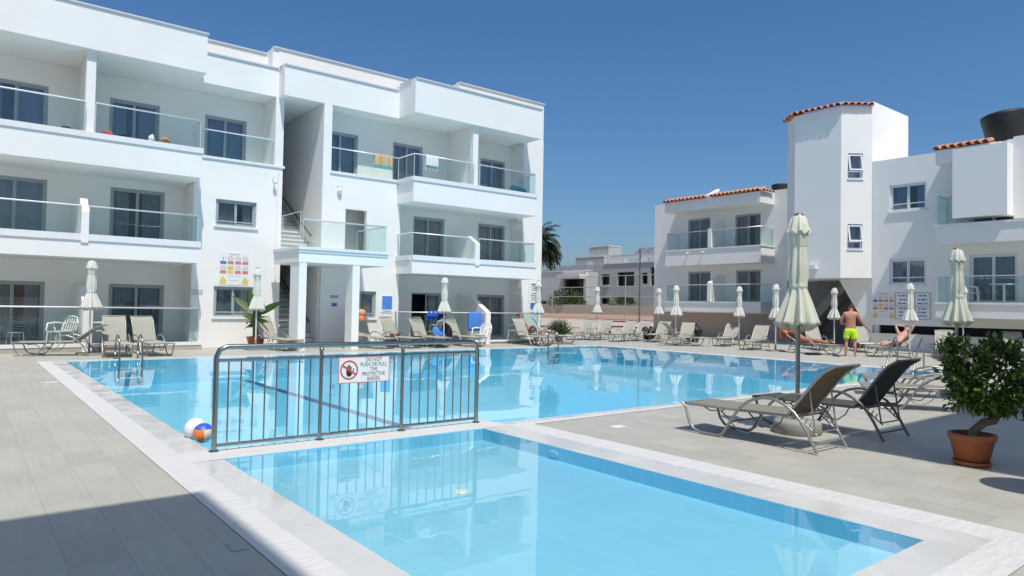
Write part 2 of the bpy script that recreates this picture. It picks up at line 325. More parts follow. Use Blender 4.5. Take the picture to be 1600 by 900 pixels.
# ------------------------------------------------------------------ openings: windows, doors, railings
def framed(parent,name,O,U,N,w,z0,z1,leaves=2,fm=ALU,curtain=CURT,fw_=.06,depth=.09,curt_cover=(1,1),open_leaf=None,bar=None,setback=.06,tilt=0):
    """window/door filling opening; O at its lower-left corner on the wall face (z given apart)"""
    O=Vector(O);U=Vector(U);N=Vector(N); s=setback
    Mx=Matrix((( U.x,-N.x,0,O.x),(U.y,-N.y,0,O.y),(0,0,1,0),(0,0,0,1)))  # local x along U, y inwards
    f=MB(); g=.003
    f.obox(Mx,g,w-g,s,s+depth,z1-fw_,z1-g); f.obox(Mx,g,w-g,s,s+depth,z0+g,z0+fw_*.8)
    f.obox(Mx,g,fw_,s,s+depth,z0+fw_*.8,z1-fw_); f.obox(Mx,w-fw_,w-g,s,s+depth,z0+fw_*.8,z1-fw_)
    lw=(w-2*fw_)/leaves
    st=.045
    for i in range(leaves):
        if open_leaf==i: continue
        a=fw_+i*lw; d0=s+.015+(i%2)*.03
        f.obox(Mx,a,a+st,d0,d0+.028,z0+fw_*.8,z1-fw_); f.obox(Mx,a+lw-st,a+lw,d0,d0+.028,z0+fw_*.8,z1-fw_)
        f.obox(Mx,a+st,a+lw-st,d0,d0+.028,z1-fw_-st,z1-fw_); f.obox(Mx,a+st,a+lw-st,d0,d0+.028,z0+fw_*.8,z0+fw_*.8+st)
    if bar: f.obox(Mx,fw_,w-fw_,s-.03,s-.012,bar-.02,bar+.02)
    fo=f.build(name,fm,parent)
    p=MB()
    for i in range(leaves):
        if open_leaf==i: continue
        a=fw_+i*lw+st; d0=s+.028+(i%2)*.03
        q=[Mx@Vector(v) for v in((a,d0,z0+fw_*.8+st),(a+lw-2*st,d0,z0+fw_*.8+st),(a+lw-2*st,d0,z1-fw_-st),(a,d0,z1-fw_-st))]
        p.quad(*q)
    p.build('pane',PANE,fo)
    # curtains hung inside, and a dark room behind
    c=MB(); d1=s+depth+.10
    if curt_cover==(1,1): curt_cover=random.choice([(1,1),(.95,.6),(.55,1),(1,.8),(.7,.75)])
    for i in range(2):
        ww=(w/2)*curt_cover[i]
        if ww<=0: continue
        a0=0.02 if i==0 else w-.02-ww
        n=max(6,int(ww/.035)); vs=[]
        for k in range(n+1):
            u=a0+ww*k/n; dd=d1+.03*math.sin(k*1.9)+.012*math.sin(k*.7+i)
            vs.append(Mx@Vector((u,dd,z0+.02))); vs.append(Mx@Vector((u,dd,z1-.02)))
        c.add(vs,[(2*k,2*k+2,2*k+3,2*k+1) for k in range(n)],0,True)
    if c.v: c.build('curtain',curtain,fo)
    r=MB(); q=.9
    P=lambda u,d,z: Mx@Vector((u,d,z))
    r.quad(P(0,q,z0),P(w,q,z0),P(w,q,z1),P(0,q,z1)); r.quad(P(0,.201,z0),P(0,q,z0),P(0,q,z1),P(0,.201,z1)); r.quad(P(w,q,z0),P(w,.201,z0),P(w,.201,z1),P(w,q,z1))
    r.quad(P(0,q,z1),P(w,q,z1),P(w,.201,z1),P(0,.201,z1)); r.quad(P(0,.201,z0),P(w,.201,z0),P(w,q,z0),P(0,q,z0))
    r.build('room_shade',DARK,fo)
    return fo
def railing(parent,pts,z0,z1,glassm=BGLASS,rail_r=.022,gap=.03,railm=RAIL,posts=True):
    """glass balustrade along polyline pts (x,y): handrail with glass as its sub-part"""
    h=MB(); h.tube([(x,y,z1) for x,y in pts],rail_r,8)
    if posts:
        for x,y in pts: h.tube([(x,y,z0),(x,y,z1-rail_r)],.012,6)
    ho=h.build('railing',railm,parent)
    g=MB()
    for (xa,ya),(xb,yb) in zip(pts[:-1],pts[1:]):
        L_=math.hypot(xb-xa,yb-ya); ux,uy=(xb-xa)/L_,(yb-ya)/L_; n=max(1,round(L_/1.6))
        for i in range(n):
            a=.012+(L_-.024)*i/n+.006; e=.012+(L_-.024)*(i+1)/n-.006
            g.quad((xa+ux*a,ya+uy*a,z0+.01),(xa+ux*e,ya+uy*e,z0+.01),(xa+ux*e,ya+uy*e,z1-rail_r),(xa+ux*a,ya+uy*a,z1-rail_r))
    g.build('glass_panel',glassm,ho)
    return ho
def wthing(name,label,cat,loc,group=None):
    """a thing whose parts are given in world coordinates"""
    o=thing(name,label,cat,loc,0,group); o['_w']=1; return o
XU=Vector((1,0,0)); NF=Vector((0,-1,0))
# ================================================================== LEFT APARTMENT BUILDING
LB=wthing('apartment_building','three storey white apartment building with glass balconies along the far side of the pool, left','building',(6,23.3,0))
YR,YW,YB,YM,YRR,YBR=22.3,23.3,24.5,22.8,21.65,23.65
bw=MB()
dL={0:[(-2.8,-1.25),(.42,1.98),(3.62,5.18)],1:[(-2.8,-1.25),(.40,1.95),(3.58,5.12)],2:[(-2.8,-1.25),(.38,1.90),(3.48,4.89),(6.27,7.64)]}
zD={0:(.12,1.95),1:(3.08,4.95),2:(5.97,7.72)}
hs=[(a+8,c+8,*zD[k]) for k in dL for a,c in dL[k]]
bw.wall((-8,YB,0),XU,NF,16.3,0,8.42,hs); bw.build('back_wall',WHITE,LB); bw=MB()
# back wall right block
dR={0:[(13.84,15.25),(17.0,18.47)],1:[(13.85,15.31),(16.98,18.43)],2:[(10.1,11.43),(12.88,14.22),(17.03,18.37)]}
hs=[(a-9.85,c-9.85,*zD[k]) for k in dR for a,c in dR[k]]
bw.wall((9.85,YBR,0),XU,NF,8.85,0,8.42,hs)
bw.build('back_wall',WHITE,LB)
for k in dL:
    for i,(a,c) in enumerate(dL[k]):
        framed(LB,'sliding_door' ,(a,YB,0),XU,NF,c-a,*zD[k],curtain=CURT_B if k==2 else CURT,curt_cover=(1,1))
for k in dR:
    for i,(a,c) in enumerate(dR[k]):
        framed(LB,'sliding_door',(a,YBR,0),XU,NF,c-a,*zD[k],curtain=CURT,curt_cover=(.9,1) if (k,i)!=(0,0) else (0,.6),open_leaf=0 if (k,i)==(0,0) else None)
fwm=MB()
fwm.wall((5.70,YW,0),XU,NF,2.8,0,8.42,[(0,2.52,6.02,8.42),(6.37-5.7,7.66-5.7,3.92,4.76),(6.38-5.7,7.63-5.7,.97,1.95)])
fwm.wall((8.5,YM,0),XU,NF,4.15,0,8.40,[(0,1.22,3.12,8.40),(1.52,4.15,6.0,8.40),(2.1,2.92,3.12,4.82),(2.2,3.37,.96,1.92),(0,1.25,.1,2.75)])
fwm.build('front_wall',WHITE,LB)
framed(LB,'window',(6.37,YW,0),XU,NF,1.29,3.92,4.76,curt_cover=(.9,.55),bar=4.06)
framed(LB,'window',(6.38,YW,0),XU,NF,1.25,.97,1.95,curt_cover=(1,.9),bar=1.12)
framed(LB,'window',(10.7,YM,0),XU,NF,1.17,.96,1.92,curt_cover=(1,1),bar=1.12)
si=MB()
for a,c,y,z in ((6.32,7.71,YW,3.92),(6.33,7.68,YW,.97),(10.66,11.91,YM,.96)): si=MB(); si.box(a,c,y-.05,y-.002,z-.07,z-.01); si.build('sill',SILL,LB)
si=MB()
si.box(5.72,8.56,YW-.04,YW+.2,6.021,6.10); si.build('sill',SILL,LB); si=MB(); si.box(9.98,12.62,YM-.04,YM+.2,6.001,6.09)
si.build('sill',SILL,LB)
# side walls, stairwell, inner walls
iw=MB()
iw.box(5.70,5.90,YW+.201,YB-.001,0,5.9); iw.box(8.22,8.499,YW+.201,28,0,8.419)
iw.box(9.722,9.85,YM+.201,28,0,8.40); iw.box(8.5,9.72,28,28.2,0,8.42); iw.box(9.86,10.0,YM+.201,YBR-.001,5.97,8.40)
iw.box(12.65,12.8,YM+.001,YBR-.001,0,5.19)
iw.build('side_wall',WHITE,LB)
# passage behind first floor door
pb=MB(); pb.box(10.5,11.55,23.9,24.0,3.1,4.9); pb.box(10.5,11.55,YM+.202,YBR-.002,3.02,3.10); pb.build('passage_wall',WHITE,LB)
sl_=MB()
sl_.box(-8,5.66,YR,YB-.002,2.61,3.08); sl_.box(-8,5.66,YR,YB-.002,5.20,5.94)
sl_.box(12.66,18.48,YRR,YBR-.002,2.60,3.08); sl_.box(12.66,18.48,YRR,YBR-.002,5.20,5.95)
sl_.box(5.67,8.21,YW+.202,YB-.003,5.72,5.95); sl_.box(9.86,12.655,YM+.202,YBR-.003,5.72,5.95)
sl_.build('balcony_slab',WHITE,LB)
kb=MB()
def kerb(x0,x1,y,z0,z1,yret):
    kb.box(x0,x1+.03,y-.035,y+.14,z0+.001,z1); 
    if yret: kb.box(x1-.11,x1+.03,y+.141,yret,z0+.001,z1)
kerb(-8,5.66,YR,3.08,3.26,YW-.002); kerb(-8,5.66,YR,5.94,6.10,YW-.002)
kb.build('balcony_kerb',SILL,LB); kb=MB()
kerb(12.66,18.48,YRR,3.08,3.26,YM-.002); kerb(12.66,18.48,YRR,5.95,6.10,YM-.002)
kb.box(12.60,12.657,YRR-.035,YM-.045,5.96,6.095); kb.box(12.658,12.76,YRR+.141,YM-.045,5.951,6.095); kb.box(12.625,12.76,YRR+.141,YM-.002,3.081,3.255)
kb.build('balcony_kerb',SILL,LB)
fa=MB()
fa.box(-8,5.72,YR-.003,YR+.18,8.42,9.60); fa.box(5.54,5.72,YR+.181,YW-.001,8.42,9.60); fa.box(5.60,8.299,YW-.003,YW+.18,8.421,9.38)
fa.box(8.30,12.65,YM-.003,YM+.18,8.401,9.42); fa.box(8.30,8.48,YM+.181,YW-.004,8.401,9.42)
fa.box(12.651,18.69,YRR,YRR+.18,8.42,9.64); fa.box(12.651,12.83,YRR+.181,YM+.3,8.42,9.64); fa.box(18.51,18.69,YRR+.181,YM-.005,8.42,9.64)
fa.build('roof_fascia',WHITE,LB)
rf=MB()
rf.box(-8,5.60,YR+.181,25.7,8.425,8.70); rf.box(5.601,8.49,YW+.181,25.7,8.426,8.70); rf.box(8.491,12.83,YM+.202,28.2,8.41,8.70); rf.box(12.84,18.50,YRR+.181,25.7,8.424,8.70)
rf.build('roof_slab',WHITE,LB)
pa=MB()
pa.box(5.9,8.10,23.9,24.1,8.701,10.0); pa.box(8.10,8.30,23.42,24.1,8.701,10.12); pa.box(8.301,13.3,23.4,23.6,8.701,10.12)
pa.box(15.3,19.8,YM+.02,YM+.2,8.72,10.32); pa.box(15.3,15.5,YM+.201,30,8.72,10.32)
pa.build('roof_parapet',WHITE,LB)
cp=MB()
def cap(x0,x1,y0,y1,z): cp.box(x0-.03,x1+.03,y0-.045,y1+.03,z+.001,z+.045)
cap(-8,5.72,YR,YR+.18,9.60); cap(5.77,8.24,YW,YW+.18,9.38); cap(8.33,12.57,YM,YM+.18,9.42); cap(12.69,18.69,YRR,YRR+.18,9.64)
cap(5.95,8.03,23.9,24.1,10.0); cap(8.13,13.3,23.4,23.6,10.12); cap(15.33,19.8,YM+.02,YM+.2,10.32)
cp.box(8.27,8.33,YM+.22,YW-.05,9.421,9.46); cp.box(12.62,12.66,YRR+.22,YM-.05,9.641,9.68)
cp.build('parapet_cap',CAP,LB)
en=MB(); en.box(18.70,19.80,YM,YM+.2,0,8.719); en.box(18.70,18.85,YM+.201,YBR+.3,0,8.719); en.box(19.6,19.80,YM+.201,34,0,10.3)
en.box(-8,19.59,33.8,34,0,8.7); en.box(-8,-7.8,YR,33.79,0,8.4)
en.build('end_wall',WHITE,LB)
bd=MB(); bd.box(-7.7,8.2,25.71,33.7,0,8.7); bd.box(9.9,19.5,25.71,33.7,0,8.7); bd.build('rear_block',WHITE,LB)
# columns and sloped partitions
def column(x0,x1,y0,y1,z0,z1,name='column'):
    m=MB(); m.box(x0,x1,y0,y1,z0,z1); return m.build(name,WHITE,LB)
column(2.60,2.83,YR+.145,YR+.34,5.945,8.419); column(15.34,15.58,YRR+.145,YRR+.34,5.955,8.419)
column(2.66,2.78,YR+.341,YB-.003,5.941,8.419,'partition'); column(15.4,15.52,YRR+.341,YBR-.003,5.951,8.419,'partition')
def fin(x0,x1,yf,yb,z0,zf,yp,zp):
    m=MB(); m.prism([(x0,yf,z0),(x0,yf,zf),(x0,yp,zp),(x0,yb,zp),(x0,yb,z0)],(x1-x0,0,0)); return m.build('partition',WHITE,LB)
fin(2.58,2.76,YR-.04,YB-.003,3.02,3.88,YR+.45,4.3); fin(15.42,15.62,YRR-.04,YBR-.003,3.02,3.85,YRR+.55,4.2)
fin(2.70,2.93,YR-.04,YB-.003,0,1.22,YR+1.1,1.85); fin(15.98,16.2,YRR-.04,YBR-.003,0,1.22,YRR+1.15,1.88)
# terraces
te=MB(); te.box(-8,5.8,YR-.02,YB-.004,0,.14); te.box(12.62,18.69,YRR+.0,YBR-.004,0,.08); te.box(8.6,9.7,YM-.05,23.2,.0,.1); te.build('terrace_floor',GREYTILE,LB)
tk=MB(); tk.box(-8,5.82,YR-.035,YR+.12,.141,.235); tk.box(5.68,5.82,YR+.121,YW-.002,.141,.235); tk.box(12.6,18.7,YRR-.035,YRR+.12,.081,.15); tk.build('terrace_kerb',SILL,LB)
# railings
railing(LB,[(-8,YR+.04),(2.59,YR+.04)],3.26,4.04); railing(LB,[(2.77,YR+.04),(5.60,YR+.04),(5.60,YW-.01)],3.26,4.04)
railing(LB,[(-8,YR+.04),(2.59,YR+.04)],6.10,6.94); railing(LB,[(2.84,YR+.04),(5.60,YR+.04),(5.60,YW-.01)],6.10,6.94)
railing(LB,[(-8,YR+.04),(2.69,YR+.04)],.235,1.235); railing(LB,[(2.94,YR+.04),(5.70,YR+.04),(5.70,YW-.01)],.235,1.235)
railing(LB,[(5.92,YW+.05),(8.21,YW+.05)],6.10,6.95)
railing(LB,[(12.69,YM-.01),(12.69,YRR+.04),(15.41,YRR+.04)],3.26,4.06); railing(LB,[(15.63,YRR+.04),(18.42,YRR+.04),(18.42,YM-.01)],3.26,4.06)
railing(LB,[(10.03,YM+.04),(12.69,YM+.04),(12.69,YRR+.04),(15.33,YRR+.04)],6.10,6.92); railing(LB,[(15.59,YRR+.04),(18.42,YRR+.04),(18.42,YM-.01)],6.10,6.92)
railing(LB,[(12.66,YM-.01),(12.66,YRR+.04),(15.97,YRR+.04)],.15,1.20); railing(LB,[(16.21,YRR+.04),(18.65,YRR+.04),(18.65,YM-.01)],.15,1.20)
# stairs
def flight(y0,z0,n,x0=8.52,x1=9.715):
    s_=MB()
    for i in range(n):
        s_.box(x0,x1,y0+i*.285,y0+(i+1)*.285+.02,z0 if i<1 else z0+i*.17-.12,z0+(i+1)*.17-.03)
        s_.box(x0,x1,y0+i*.285-.025,y0+(i+1)*.285,z0+(i+1)*.17-.029,z0+(i+1)*.17,1)
    return s_.build('stair_flight',[SILL,GREYTILE],LB)
flight(23.25,.1,16); flight(23.3,3.13,16)
lp=MB(); lp.box(8.52,9.715,YM-.001,23.29,2.73,3.13); lp.build('stair_landing',SILL,LB)
for z in (.98,4.02):
    h=MB(); h.tube([(9.62,23.45,z-.2),(9.62,27.6,z+2.25)],.028,8)
    for y in (23.7,25.2,26.7): h.tube([(9.62,y,z-.2+(y-23.45)*.59-.02),(9.72,y,z-.2+(y-23.45)*.59-.05)],.01,6)
    h.build('stair_handrail',FRAME_D,LB)
# porch
po=MB(); po.box(8.10,11.12,20.62,YM-.002,2.72,3.11); po.build('porch_roof',WHITE,LB)
pk=MB(); pk.box(8.06,11.16,20.57,YM-.003,3.111,3.20); pk.box(8.08,11.14,20.595,YM-.004,3.03,3.11) ; pk.build('porch_cornice',SILL,LB)
column(8.12,8.36,20.63,21.35,0,2.719,'porch_column'); column(9.89,10.14,20.63,21.12,0,2.719,'porch_column')
railing(LB,[(8.22,20.66),(11.06,20.66),(11.06,YM-.01)],3.20,4.04); railing(LB,[(8.13,20.64),(8.13,22.2)],3.20,4.27,rail_r=.012)
# wall fittings of the building
lm=MB(); lm.sphere((10.33,YM-.06,5.42),.09,0,12,8,1.25); lm.box(10.27,10.39,YM-.03,YM-.001,5.40,5.56,1); lm.build('wall_lamp',[SIGNW,ALU],LB)
gp=MB(); gp.tube([(8.33,YW-.03,0.0),(8.33,YW-.03,5.9)],.02,6); gp.build('drain_pipe',WHITE,LB)
cm=MB(); cm.box(8.16,8.24,YW-.05,YW-.001,5.58,5.74); cm.tube([(8.20,YW-.05,5.62),(8.20,YW-.14,5.55)],.02,6); cm.sphere((8.20,YW-.15,5.50),.065); cm.build('security_camera',PLAST,LB)
# ================================================================== RIGHT BUILDING (block, octagonal stair tower, wing)
RB=wthing('apartment_block','white two storey apartment block with a tall tile topped stair tower, right','building',(30,13,0))
NX=Vector((-1,0,0)); UY=Vector((0,-1,0))
SHADE_WARM=mat('render with warm shade tint',(.50,.40,.34),.85,noise=.06,nscale=1.5)  # shade and warm bounce light painted into the wing base wall colour
SLATE=mat('slate cladding',(.19,.19,.19),.7,noise=.3,nscale=5)
w=MB()
w.wall((29.5,13.14,0),UY,NX,26,1.0,7.76,[(.69,2.06,5.60,6.68),(.69,2.06,2.64,3.68),(3.55,5.05,1.93,3.72),(3.55,5.05,4.84,6.72),(9.0,10.5,1.93,3.72)])
w.build('front_wall',WHITE_R,RB)
for z0,z1,b_ in ((5.60,6.68,5.88),(2.64,3.68,2.92)): framed(RB,'window',(29.5,12.45,0),UY,NX,1.37,z0,z1,fm=WALU,curtain=CURT_B,bar=b_)
framed(RB,'sliding_door',(29.5,9.59,0),UY,NX,1.5,1.93,3.72,fm=WALU,curtain=CURT_B); framed(RB,'sliding_door',(29.5,9.59,0),UY,NX,1.5,4.84,6.72,fm=WALU,curtain=CURT_B); framed(RB,'sliding_door',(29.5,4.14,0),UY,NX,1.5,1.93,3.72,fm=WALU,curtain=CURT_B)
s_=MB(); s_.box(29.44,29.498,11.04,12.49,5.53,5.598); s_.build('sill',SILL,RB); s_=MB(); s_.box(29.44,29.498,11.04,12.49,2.57,2.638); s_.build('sill',SILL,RB)
b=MB(); b.box(29.5,29.8,-12,13.14,0,.64); b.box(29.45,29.8,-12,13.16,.641,.66); b.build('plinth_wall',WHITE_R,RB)
b=MB(); b.box(29.85,30.0,-12,13.1,0,1.1); b.build('vent_recess',DARK,RB)
b=MB(); b.box(29.71,40,-12,13.13,7.3,7.5); b.box(29.71,40,12.94,13.14,0,7.3); b.box(39.8,40,-12,12.93,0,7.3); b.build('roof_slab',WHITE_R,RB)
b=MB(); b.box(28.5,29.498,-12,10.38,1.36,1.86); b.box(28.5,29.498,-12,10.38,4.08,4.75); b.box(28.45,29.498,8.3,10.38,7.09,7.60); b.build('balcony_slab',WHITE_R,RB)
b=MB()
for z in (1.86,4.75): b.box(28.46,28.62,-12,10.42,z+.001,z+.07); b.box(28.621,29.496,10.28,10.42,z+.001,z+.07)
b.build('balcony_kerb',SILL,RB)
railing(RB,[(29.48,10.35),(28.55,10.35),(28.55,-12)],1.93,2.88); railing(RB,[(29.48,10.35),(28.55,10.35),(28.55,9.78)],4.82,5.9)
b=MB(); b.box(28.3,28.5,8.06,9.76,5.0,7.52); b.box(28.501,29.497,8.06,8.25,5.0,7.52); b.box(28.501,29.05,8.26,9.76,5.0,5.06); b.build('screen_wall',WHITE_R,RB)
b=MB(); b.box(28.95,29.2,-12,8.055,4.9,7.8); b.build('upper_wall',WHITE_R,RB)
def tiles(parent,A,B,I,z,slope,L,name='tile_roof',r=.105,step=.25,m=RTILE,under=WHITE_R):
    """row of barrel tiles: eave from A to B (xy) at height z, rising along unit I"""
    A=Vector((*A,z));B=Vector((*B,z));I=Vector((*I,0)); E_=(B-A); n=max(1,int(E_.length/step)); E_.normalize(); S=(I*math.cos(slope)+Vector((0,0,math.sin(slope)))).normalized(); Nn=E_.cross(S); 
    if Nn.z<0: Nn=-Nn
    t=MB(); LL=(B-A).length; st=LL/n
    t.quad(A+Nn*.0,B+Nn*.0,B+S*L,A+S*L)
    t.quad(A-Nn*.03,A+S*L-Nn*.03,B+S*L-Nn*.03,B-Nn*.03)
    for i in range(n):
        c=A+E_*st*(i+.5); q=3; ll=L/q
        for k in range(q):
            jit=random.uniform(-.012,.012); base=c+S*(k*ll-.03+jit)+Nn*.012*(q-k)*.4; vs=[]; seg=7
            for e,(d,rr) in enumerate(((0,r*1.12),(ll+.06,r*.9))):
                for a in range(seg+1):
                    an=math.pi*a/seg; vs.append(base+S*d+E_*math.cos(an)*rr+Nn*math.sin(an)*rr)
            for e,(d,rr) in enumerate(((0,r*1.12-.018),)):
                for a in range(seg+1):
                    an=math.pi*a/seg; vs.append(base+S*d+E_*math.cos(an)*rr+Nn*math.sin(an)*rr)
            m_=seg+1
            t.add(vs,[(a,a+1,m_+a+1,m_+a) for a in range(seg)]+[(a,2*m_+a,2*m_+a+1,a+1) for a in range(seg)],0,True)
    return t.build(name,m,parent)
tiles(RB,(28.38,10.45),(28.38,8.6),(1,0),7.62,R(18),.55)
# tower
TW=[(29.3,16.8),(28.5,16.0),(28.5,13.96),(29.5,13.15),(33.0,13.15),(33.0,16.8)]
zt0,zt1=2.93,10.06
tw=MB()
for i in range(len(TW)-1):
    a=Vector((*TW[i],0))+(Vector((0,.202,0)) if i==4 else Vector((0,0,0))); c=Vector((*TW[i+1],0)); u=(c-a); L_=u.length; u.normalize(); n=Vector((u.y,-u.x,0)); 
    if n.dot(a-Vector((31,15,0)))<0: n=-n
    h=[(.29,.90,7.05,8.10),(.29,.90,4.12,5.15)] if i==2 else []
    tw.wall(a,u,n,L_,zt0,zt1,h)
    if i==2: UC,NC,PC=u.copy(),n.copy(),a.copy()
tw.build('tower_wall',WHITE_R,RB)
b=MB(); poly=[(x,y,2.91) for x,y in TW]; b.prism(poly[::-1],(0,0,.018)); b.build('tower_soffit',WHITE_R,RB)
b=MB(); b.box(29.62,33.0,13.15,13.35,zt1+.001,10.30); b.box(32.8,33.0,13.351,16.8,zt1+.001,10.30); b.build('tower_parapet',WHITE_R,RB)
b=MB(); b.prism([(28.7,16.0,zt1),(28.7,14.05,zt1),(29.6,13.36,zt1),(32.79,13.36,zt1),(32.79,16.7,zt1),(29.4,16.7,zt1)],(0,0,.02)); b.build('tower_ceiling',WHITE_R,RB)
tiles(RB,(28.36,16.06),(28.36,13.90),(1,0),10.08,R(16),.6); tiles(RB,(28.38,13.87),(29.42,13.03),(.63,.777),10.08,R(16),.6); tiles(RB,(29.2,16.92),(28.38,16.1),(.7,-.7),10.08,R(16),.6)
for z0,z1 in ((7.05,8.10),(4.12,5.15)):
    O=PC+UC*.29; f=MB(); Mx=Matrix(((UC.x,-NC.x,0,O.x),(UC.y,-NC.y,0,O.y),(0,0,1,0),(0,0,0,1))); ww=.61
    for a,c,d,e in ((.003,.045,z0,z1),(ww-.045,ww-.003,z0,z1),(.045,ww-.045,z0+.003,z0+.05),(.045,ww-.045,z1-.05,z1-.003),(.045,ww-.045,z0+.28,z0+.33)): f.obox(Mx,a,c,.08,.14,d,e)
    fo=f.build('window',WALU,RB)
    g=MB(); g.quad(*[Mx@Vector(v) for v in((.045,.11,z0+.05),(ww-.045,.11,z0+.05),(ww-.045,.11,z0+.28),(.045,.11,z0+.28))]); g.build('pane',PANE,fo)
    T=Mx@Matrix.Translation((0,.07,z1-.05))@Matrix.Rotation(R(-13),4,'X')
    s_=MB()
    for a,c,d,e in ((.02,.08,-.70,0),(ww-.08,ww-.02,-.70,0),(.08,ww-.08,-.70,-.64),(.08,ww-.08,-.06,0)): s_.obox(T,a,c,-.04,0,d,e)
    so_=s_.build('sash',WALU,fo)
    s_=MB(); s_.quad(*[T@Vector(v) for v in((.08,-.02,-.64),(ww-.08,-.02,-.64),(ww-.08,-.02,-.06),(.08,-.02,-.06))]); s_.build('sash_pane',PANE,fo)
    r_=MB(); r_.quad(*[Mx@Vector(v) for v in((0,.3,z0),(ww,.3,z0),(ww,.3,z1),(0,.3,z1))]); r_.build('curtain',CURT_B,fo)
    s_=MB(); s_.obox(Mx,-.03,ww+.03,-.04,-.002,z0-.06,z0-.002); s_.build('sill',SILL,fo)
# recess below the tower
b=MB(); b.box(31.6,31.8,13.15,17.3,0,2.9); b.build('recess_wall',SLATE,RB)
b=MB(); b.prism([(29.58,14.56,2.90),(29.58,13.16,2.90),(29.58,13.16,0),(29.58,13.42,0),(29.58,13.55,1.17)],(.16,0,0)); b.build('stair_side_wall',WHITE_R,RB)
b=MB(); b.prism([(30.2,14.7,2.9),(30.2,14.2,2.9),(30.2,16.9,.0),(30.2,17.2,.25)],(1.2,0,0)); b.build('stair_slab',SLATE,RB)
b=MB(); b.tube([(30.15,14.5,2.85),(30.15,16.6,1.6)],.025,6); b.build('stair_handrail',FRAME_D,RB)
# wing
w=MB(); hw=[(27.3-24.85,27.3-23.35,4.86,6.64),(27.3-21.77,27.3-20.23,4.86,6.62),(27.3-24.8,27.3-23.3,1.93,3.63),(27.3-21.68,27.3-20.2,1.93,3.63),(27.3-18.70,27.3-18.46,5.5,6.68),(27.3-18.71,27.3-18.46,2.65,3.68)]
w.wall((32.7,27.3,0),UY,NX,10.9,1.3,7.70,hw); w.build('wing_wall',WHITE_R,RB)
b=MB(); b.wall((32.7,27.3,0),UY,NX,10.9,.0,1.299); b.build('wing_base_wall',SHADE_WARM,RB)
for h in hw[:4]: framed(RB,'sliding_door',(32.7,27.3-h[0],0),UY,NX,h[1]-h[0],h[2],h[3],curtain=CURT)
for h in hw[4:]: framed(RB,'narrow_window',(32.7,27.3-h[0],0),UY,NX,h[1]-h[0],h[2],h[3],leaves=1,curtain=CURT_B,fw_=.03)
b=MB(); b.box(32.91,40,16.4,27.3,7.3,7.5); b.box(32.91,40,27.1,27.3,0,7.29); b.build('wing_roof_slab',WHITE_R,RB)
b=MB(); b.box(31.5,32.698,19.45,25.5,1.37,1.85); b.box(31.5,32.698,19.45,25.5,3.92,4.74); b.build('wing_balcony_slab',WHITE_R,RB)
b=MB(); b.box(31.4,32.697,19.47,25.5,6.95,7.52); b.build('wing_roof_fascia',WHITE_R,RB)
b=MB()
for z in (1.85,4.74): b.box(31.46,31.62,19.41,25.54,z+.001,z+.075); b.box(31.621,32.696,19.41,19.55,z+.001,z+.075)
b.build('wing_kerb',SILL,RB)
for z0,z1 in ((1.925,2.83),(4.815,5.757)): railing(RB,[(32.68,25.45),(31.55,25.45),(31.55,22.66)],z0,z1); railing(RB,[(31.55,22.38),(31.55,19.49),(32.68,19.49)],z0,z1)
for z in (1.85,4.74):
    b=MB(); b.prism([(31.46,22.4,z+.05),(32.69,22.4,z+.05),(32.69,22.4,z+1.5),(32.2,22.4,z+1.5),(31.46,22.4,z+1.08)],(0,.22,0)); b.build('partition',WHITE_R,RB)
tiles(RB,(31.28,25.55),(31.28,22.65),(1,0),7.53,R(18),.6); tiles(RB,(31.28,22.4),(31.28,19.4),(1,0),7.53,R(18),.6); tiles(RB,(31.35,19.36),(32.5,19.36),(0,1),7.53,R(18),.5)
b=MB(); b.prism([(31.3,22.63,7.53),(31.3,22.42,7.53),(32.2,22.42,7.95),(32.2,22.63,7.95)],(0,0,.12)); b.build('ridge_cap',WHITE_R,RB)
b=MB()
for y in (22.9,23.9): b.tube([(31.49,y,4.62),(31.40,y,4.60)],.03,6); b.sphere((31.38,y,4.58),.06)
b.build('floodlight',PLAST,RB)
b=MB(); b.box(28.2,28.48,14.9,15.3,3.3,3.45); b.build('wall_fitting',PLAST,RB)
# roof tanks
def tank(loc,tilt,label,s=1):
    t=thing('water_tank',label,'water tank',loc)
    m=MB(); m.lathe([(0,.62*s),(.04*s,.64*s),(.5*s,.69*s),(1.0*s,.75*s),(1.08*s,.74*s),(1.13*s,.64*s),(1.16*s,.02)],28); o=m.build('tank_shell',BLACKP,t); o.rotation_euler=(tilt,tilt*.5,0)
    m=MB(); m.lathe([(1.13*s,.25*s),(1.175*s,.25*s),(1.18*s,.02)],18); o=m.build('lid',BLACKP,t); o.rotation_euler=(tilt,tilt*.5,0)
    m=MB(); m.tube([(.6*s,0,.15*s),(.95*s,0,.15*s),(.95*s,0,0)],.025,6); m.build('pipe',BLACKP,t)
    return t
tank((30.7,8.72,7.98),R(-7),'big black plastic water tank standing on the white roof at the right edge')
MT_=MB(); 
b=MB(); b.box(30.1,31.3,8.1,9.4,7.5,7.975); sb=b.build('tank_stand',WHITE_R,RB)
tank((34.2,20.0,7.55),0,'small black water tank peeping over the wing roof beside the stair tower',.62)
